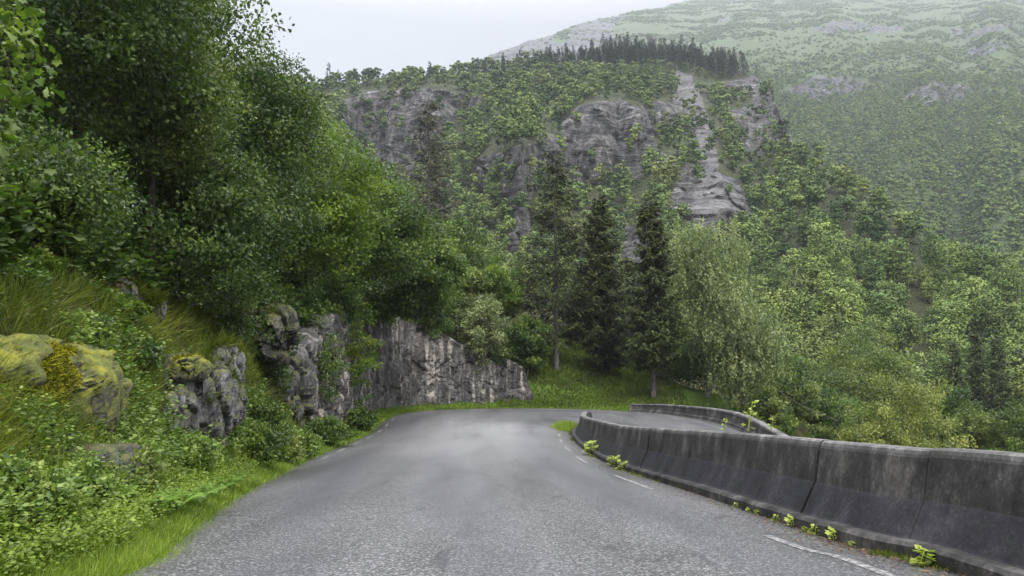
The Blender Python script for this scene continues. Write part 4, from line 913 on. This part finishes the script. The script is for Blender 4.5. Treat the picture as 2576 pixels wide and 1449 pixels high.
# ferns
def fern_mesh(seed):
    rng = np.random.default_rng(seed); g = G()
    for k in range(11):
        az = k / 11 * 2 * PI + rng.normal() * .2; L = rng.uniform(.42, .68); s = np.linspace(.12, 1, 24); d = np.array([math.cos(az), math.sin(az), 0]); sd = np.array([-d[1], d[0], 0])
        P = d * (s * L * .85)[:, None] + np.array([0, 0, 1.]) * (L * (1.3 * s - .85 * s ** 2.2))[:, None]
        for sg in (-1, 1):
            al = sd * sg + d * .35 + np.array([0, 0, -.15]); pl = .15 * np.sin(np.clip(s * 1.08, 0, 1) * PI) ** .7 + .01
            v, f = cards(P, np.repeat(al[None], 24, 0), np.repeat(np.array([[0, 0, 1.]]), 24, 0), pl, .034); g.add(v, f, .4 + .4 * rng.random())
    return g.mesh('fern', M['fern'])
fm = [fern_mesh(1), fern_mesh(2)]
for k, (px, py, Y) in enumerate([(505, 1185, 9.6), (450, 1225, 8.8), (540, 1160, 10.6), (395, 1260, 8.1), (585, 1130, 12), (300, 1240, 7.9)]):
    x, y, z = at(px, py, Y); o = link('fern', fm[k % 2], label=['largest fern on the verge below the fractured outcrop', 'fern left of the largest one, lower on the verge', 'fern right of the largest one', 'fern at the foot of the bank near the weeds', 'rightmost fern on the verge', 'leftmost fern, among the weeds'][k], category='fern')
    o.location = (x, Y, gz(x, Y) + .1); o.rotation_euler = (.1, 0, k * 1.3); o.scale = ((.62 - .03 * k),) * 3
# weeds in the joint under the near barrier and on its top
def weed(rng, h, n, L):
    g = G(); tube(g, [(0, 0, 0), (.02, 0, h * .5), (.05, .01, h)], [.006, .005, .003], 4, .6)
    u = rng.random(n) ** .7; az = rng.random(n) * 2 * PI; out = np.stack([np.cos(az), np.sin(az), .2 + 0 * az], 1)
    c = np.stack([.04 * u, 0 * u, h * u], 1) + out * .02; v, f = cards(c, out + rnd(rng, n) * .3, rnd(rng, n) * .4 + [0, 0, 1], L * rng.uniform(.6, 1.2, n), L * .75); g.add(v, f, np.repeat(rng.random(n) * .5 + .5, 4))
    return g.mesh('weed', M['weedleaf'])
wm = [weed(np.random.default_rng(60 + k), .16, 16, .07) for k in range(3)]
def inn_at_y(y, t_):
    i = idx_of_y(INN, y); p, nr = frame_at(INN, None, i); return p + nr * t_
for k, (px, Y) in enumerate([(1860, 10.2), (1885, 9.7), (1905, 9.4), (1945, 8.75), (1985, 8.3), (2020, 7.95), (2045, 7.7), (2090, 7.3), (2130, 6.95)]):
    p = inn_at_y(Y, -.03); o = link('weed', wm[k % 3], label='small pale leafed weed growing from the crack at the foot of the near barrier', category='weed', group='weeds at the foot of the near barrier')
    o.location = (p[0], p[1], p[2] - .01); o.rotation_euler = (0, -.3, k * 2.1); sc = [.5, .35, .45, .6, .7, .4, .75, .7, .4][k]; o.scale = (sc * 1.2, sc * 1.2, sc * .8)
for k, (Y, sc, lb) in enumerate([(23.8, 3.0, 'biggest yellow green weed, at the foot of the barrier just past its far end'), (19.4, 1.9, 'low yellow green weed at the barrier foot, nearer than the biggest one'), (18.2, 1.5, 'small weed beside the low yellow green one at the barrier foot'), (5.95, .95, 'straggly weed with thin leaves at the barrier foot near the lower right corner')]):
    p = inn_at_y(Y, -.1); o = link('weed', weed(np.random.default_rng(70 + k), .17, 40, .065), label=lb, category='weed'); o.location = tuple(p); o.scale = (sc * 1.2, sc * 1.2, sc * .8)
for k, (px, Y, sc, lb) in enumerate([(1812, 12.3, 1.0, 'small yellow weed on top of the near barrier in front of the outer road'), (1885, 11.2, 1.7, 'tall thin yellow weed sticking up from behind the barrier top'), (1942, 10.3, .9, 'tiny yellow weed on the barrier top right of the tall thin one')]):
    i = idx_of_y(INN, Y); p, nr = frame_at(INN, None, i); p = p + nr * .5
    o = link('weed', weed(np.random.default_rng(80 + k), .2 if k != 1 else .25, 14, .05), label=lb, category='weed'); o.location = (p[0], p[1], p[2] + .97); o.scale = (sc,) * 3
# leaf litter and silt along the barrier foot
i_ = R_.uniform(1.5 * NS, 8 * NS, 2600); k_i = i_.astype(int); pn = np.array([frame_at(INN, None, i)[1] for i in i_]); pp = np.array([frame_at(INN, None, i)[0] for i in i_]); dd = R_.random(2600) ** 2 * .45 + .01
q = pp - pn * dd[:, None] + [0, 0, .012]; v, f = cards(q, rnd(R_, 2600) * [1, 1, .1], rnd(R_, 2600) * .25 + [0, 0, 1], R_.uniform(.015, .05, 2600), R_.uniform(.01, .03, 2600))
stuff('leaf_litter', [(v, f, np.repeat(R_.random(2600), 4))], 'litter', 'brown leaf bits and grit gathered along the foot of the near barrier', 'litter')
i_ = R_.uniform(1.5 * NS, 9 * NS, 5000); fr_ = [frame_at(INN, None, i) for i in i_]; pn = np.array([a[1] for a in fr_]); pp = np.array([a[0] for a in fr_]); q = pp - pn * (R_.random(5000) ** 1.5 * .12)[:, None]; q = q[fbm(q, 1.3, 3, 88) > .15]
v, f = blades(R_, q, .055, .008, .8); stuff('crack_grass', [(v, f, R_.random(len(v)))], 'drygrass', 'short sparse grass in the crack along the foot of the near barrier', 'grass')
# grass tuft at the tip of the barrier
q = np.stack([R_.normal(2.55, .22, 2600), R_.normal(35.9, .5, 2600)], 1); q = q[~((q[:, 0] > 3.0) & (q[:, 1] < 36.4))]; q = np.stack([q[:, 0], q[:, 1], np.full(len(q), -1.56)], 1); v, f = blades(R_, q, .5, .04, .35)
g = G(); g.add(v, f, .5 + .5 * R_.random(len(v))); link('grass_tuft', g.mesh('grass_tuft', M['grass']), label='bright tuft of grass round the far tip of the near barrier', category='grass')
# cable
a, b = np.array(at(1940, 970, 62)), np.array(at(2120, 1062, 49)); s_ = np.linspace(0, 1, 20)[:, None]; P = a * (1 - s_) + b * s_ - np.array([0, 0, 1.]) * (s_ * (1 - s_)) * 1.2
g = G(); tube(g, P, np.full(20, .018), 5); link('cable', g.mesh('cable', M['conccap']), label='thin pale cable hanging between the trees behind the wall', category='cable')
SKY_S, OVER_H, OVER_Z, HAZE, EXPO = .05, .3, 3.2, 0.00021, .88
# ------------------------------------------------------------------ camera, sky, sun, air
cam = bpy.data.cameras.new('camera'); co = bpy.data.objects.new('camera', cam); COL.objects.link(co)
co.location = (0, 0, CAMZ); co.rotation_euler = (PI / 2 + PITCH, 0, 0)
cam.sensor_width = 36; cam.lens = 36 * F_ / 2575; cam.clip_start = .05; cam.clip_end = 6000; S.camera = co
SUN_EL, SUN_AZ = math.radians(50), math.radians(145)      # azimuth clockwise from +Y
w = bpy.data.worlds.new('World'); S.world = w; w.use_nodes = True; nt = w.node_tree; nt.nodes.clear()
sky = nt.nodes.new('ShaderNodeTexSky'); sky.sky_type = 'NISHITA'; sky.sun_disc = False; sky.sun_elevation = SUN_EL; sky.sun_rotation = SUN_AZ
sky.dust_density = 1.5; sky.air_density = 1.0
hsv = nt.nodes.new('ShaderNodeHueSaturation'); hsv.inputs['Saturation'].default_value = .22; hsv.inputs['Value'].default_value = .45; nt.links.new(sky.outputs[0], hsv.inputs['Color'])
bg = nt.nodes.new('ShaderNodeBackground'); bg.inputs['Strength'].default_value = SKY_S; nt.links.new(hsv.outputs[0], bg.inputs['Color'])
# overcast layer, grey-white, held dim low down and raised overhead to light the scene
tc = nt.nodes.new('ShaderNodeTexCoord'); sx = nt.nodes.new('ShaderNodeSeparateXYZ'); nt.links.new(tc.outputs['Generated'], sx.inputs[0])
rp = nt.nodes.new('ShaderNodeMapRange'); nt.links.new(sx.outputs[2], rp.inputs[0]); rp.inputs[1].default_value = .42; rp.inputs[2].default_value = 1
rp.inputs[3].default_value = OVER_H; rp.inputs[4].default_value = OVER_Z
b2 = nt.nodes.new('ShaderNodeBackground'); b2.inputs['Color'].default_value = (.93, .93, 1.0, 1); nt.links.new(rp.outputs[0], b2.inputs['Strength'])
cn = nt.nodes.new('ShaderNodeTexNoise'); cn.inputs['Scale'].default_value = 2.2; cn.inputs['Detail'].default_value = 5; mp_ = nt.nodes.new('ShaderNodeMapping'); mp_.inputs['Scale'].default_value = (1, 1, 3); nt.links.new(tc.outputs['Generated'], mp_.inputs[0]); nt.links.new(mp_.outputs[0], cn.inputs['Vector'])
cr_ = nt.nodes.new('ShaderNodeValToRGB'); cr_.color_ramp.elements[0].position = .3; cr_.color_ramp.elements[0].color = (.85, .85, .95, 1); cr_.color_ramp.elements[1].position = .7; cr_.color_ramp.elements[1].color = (.97, .97, 1, 1); nt.links.new(cn.outputs['Fac'], cr_.inputs[0]); nt.links.new(cr_.outputs[0], b2.inputs['Color'])
ad = nt.nodes.new('ShaderNodeAddShader'); nt.links.new(bg.outputs[0], ad.inputs[0]); nt.links.new(b2.outputs[0], ad.inputs[1])
wo = nt.nodes.new('ShaderNodeOutputWorld'); nt.links.new(ad.outputs[0], wo.inputs['Surface'])
sl = bpy.data.lights.new('sun', 'SUN'); sl.energy = 1.5; sl.angle = math.radians(12); sl.color = (1, .95, .87)
so = bpy.data.objects.new('sun', sl); COL.objects.link(so)
dv = Vector((math.sin(SUN_AZ) * math.cos(SUN_EL), math.cos(SUN_AZ) * math.cos(SUN_EL), math.sin(SUN_EL)))
so.rotation_euler = dv.to_track_quat('Z', 'Y').to_euler(); so.location = (0, 0, 60)
if HAZE > 0:
    g = G(); x0, x1, y0, y1, z0, z1 = -1500, 2600, -60, 2600, -140, 1250
    vv = [(x, y, z) for x in (x0, x1) for y in (y0, y1) for z in (z0, z1)]
    g.add(vv, [[0, 1, 3, 2], [4, 6, 7, 5], [0, 4, 5, 1], [2, 3, 7, 6], [0, 2, 6, 4], [1, 5, 7, 3]])
    hm = bpy.data.materials.new('haze_air'); hm.use_nodes = True; hm.node_tree.nodes.clear()
    vo = hm.node_tree.nodes.new('ShaderNodeVolumePrincipled'); vo.inputs['Density'].default_value = HAZE; vo.inputs['Color'].default_value = (.86, .93, 1, 1); vo.inputs['Anisotropy'].default_value = .2
    oo = hm.node_tree.nodes.new('ShaderNodeOutputMaterial'); hm.node_tree.links.new(vo.outputs[0], oo.inputs['Volume'])
    link('haze', g.mesh('haze', hm), kind='stuff')
S.view_settings.view_transform = 'Standard'; S.view_settings.look = 'None'; S.view_settings.exposure = EXPO; S.view_settings.gamma = 1
S.render.engine = 'CYCLES'; S.cycles.max_bounces = 4; S.cycles.diffuse_bounces = 2; S.cycles.transmission_bounces = 3; S.cycles.volume_bounces = 0; S.cycles.transparent_max_bounces = 4
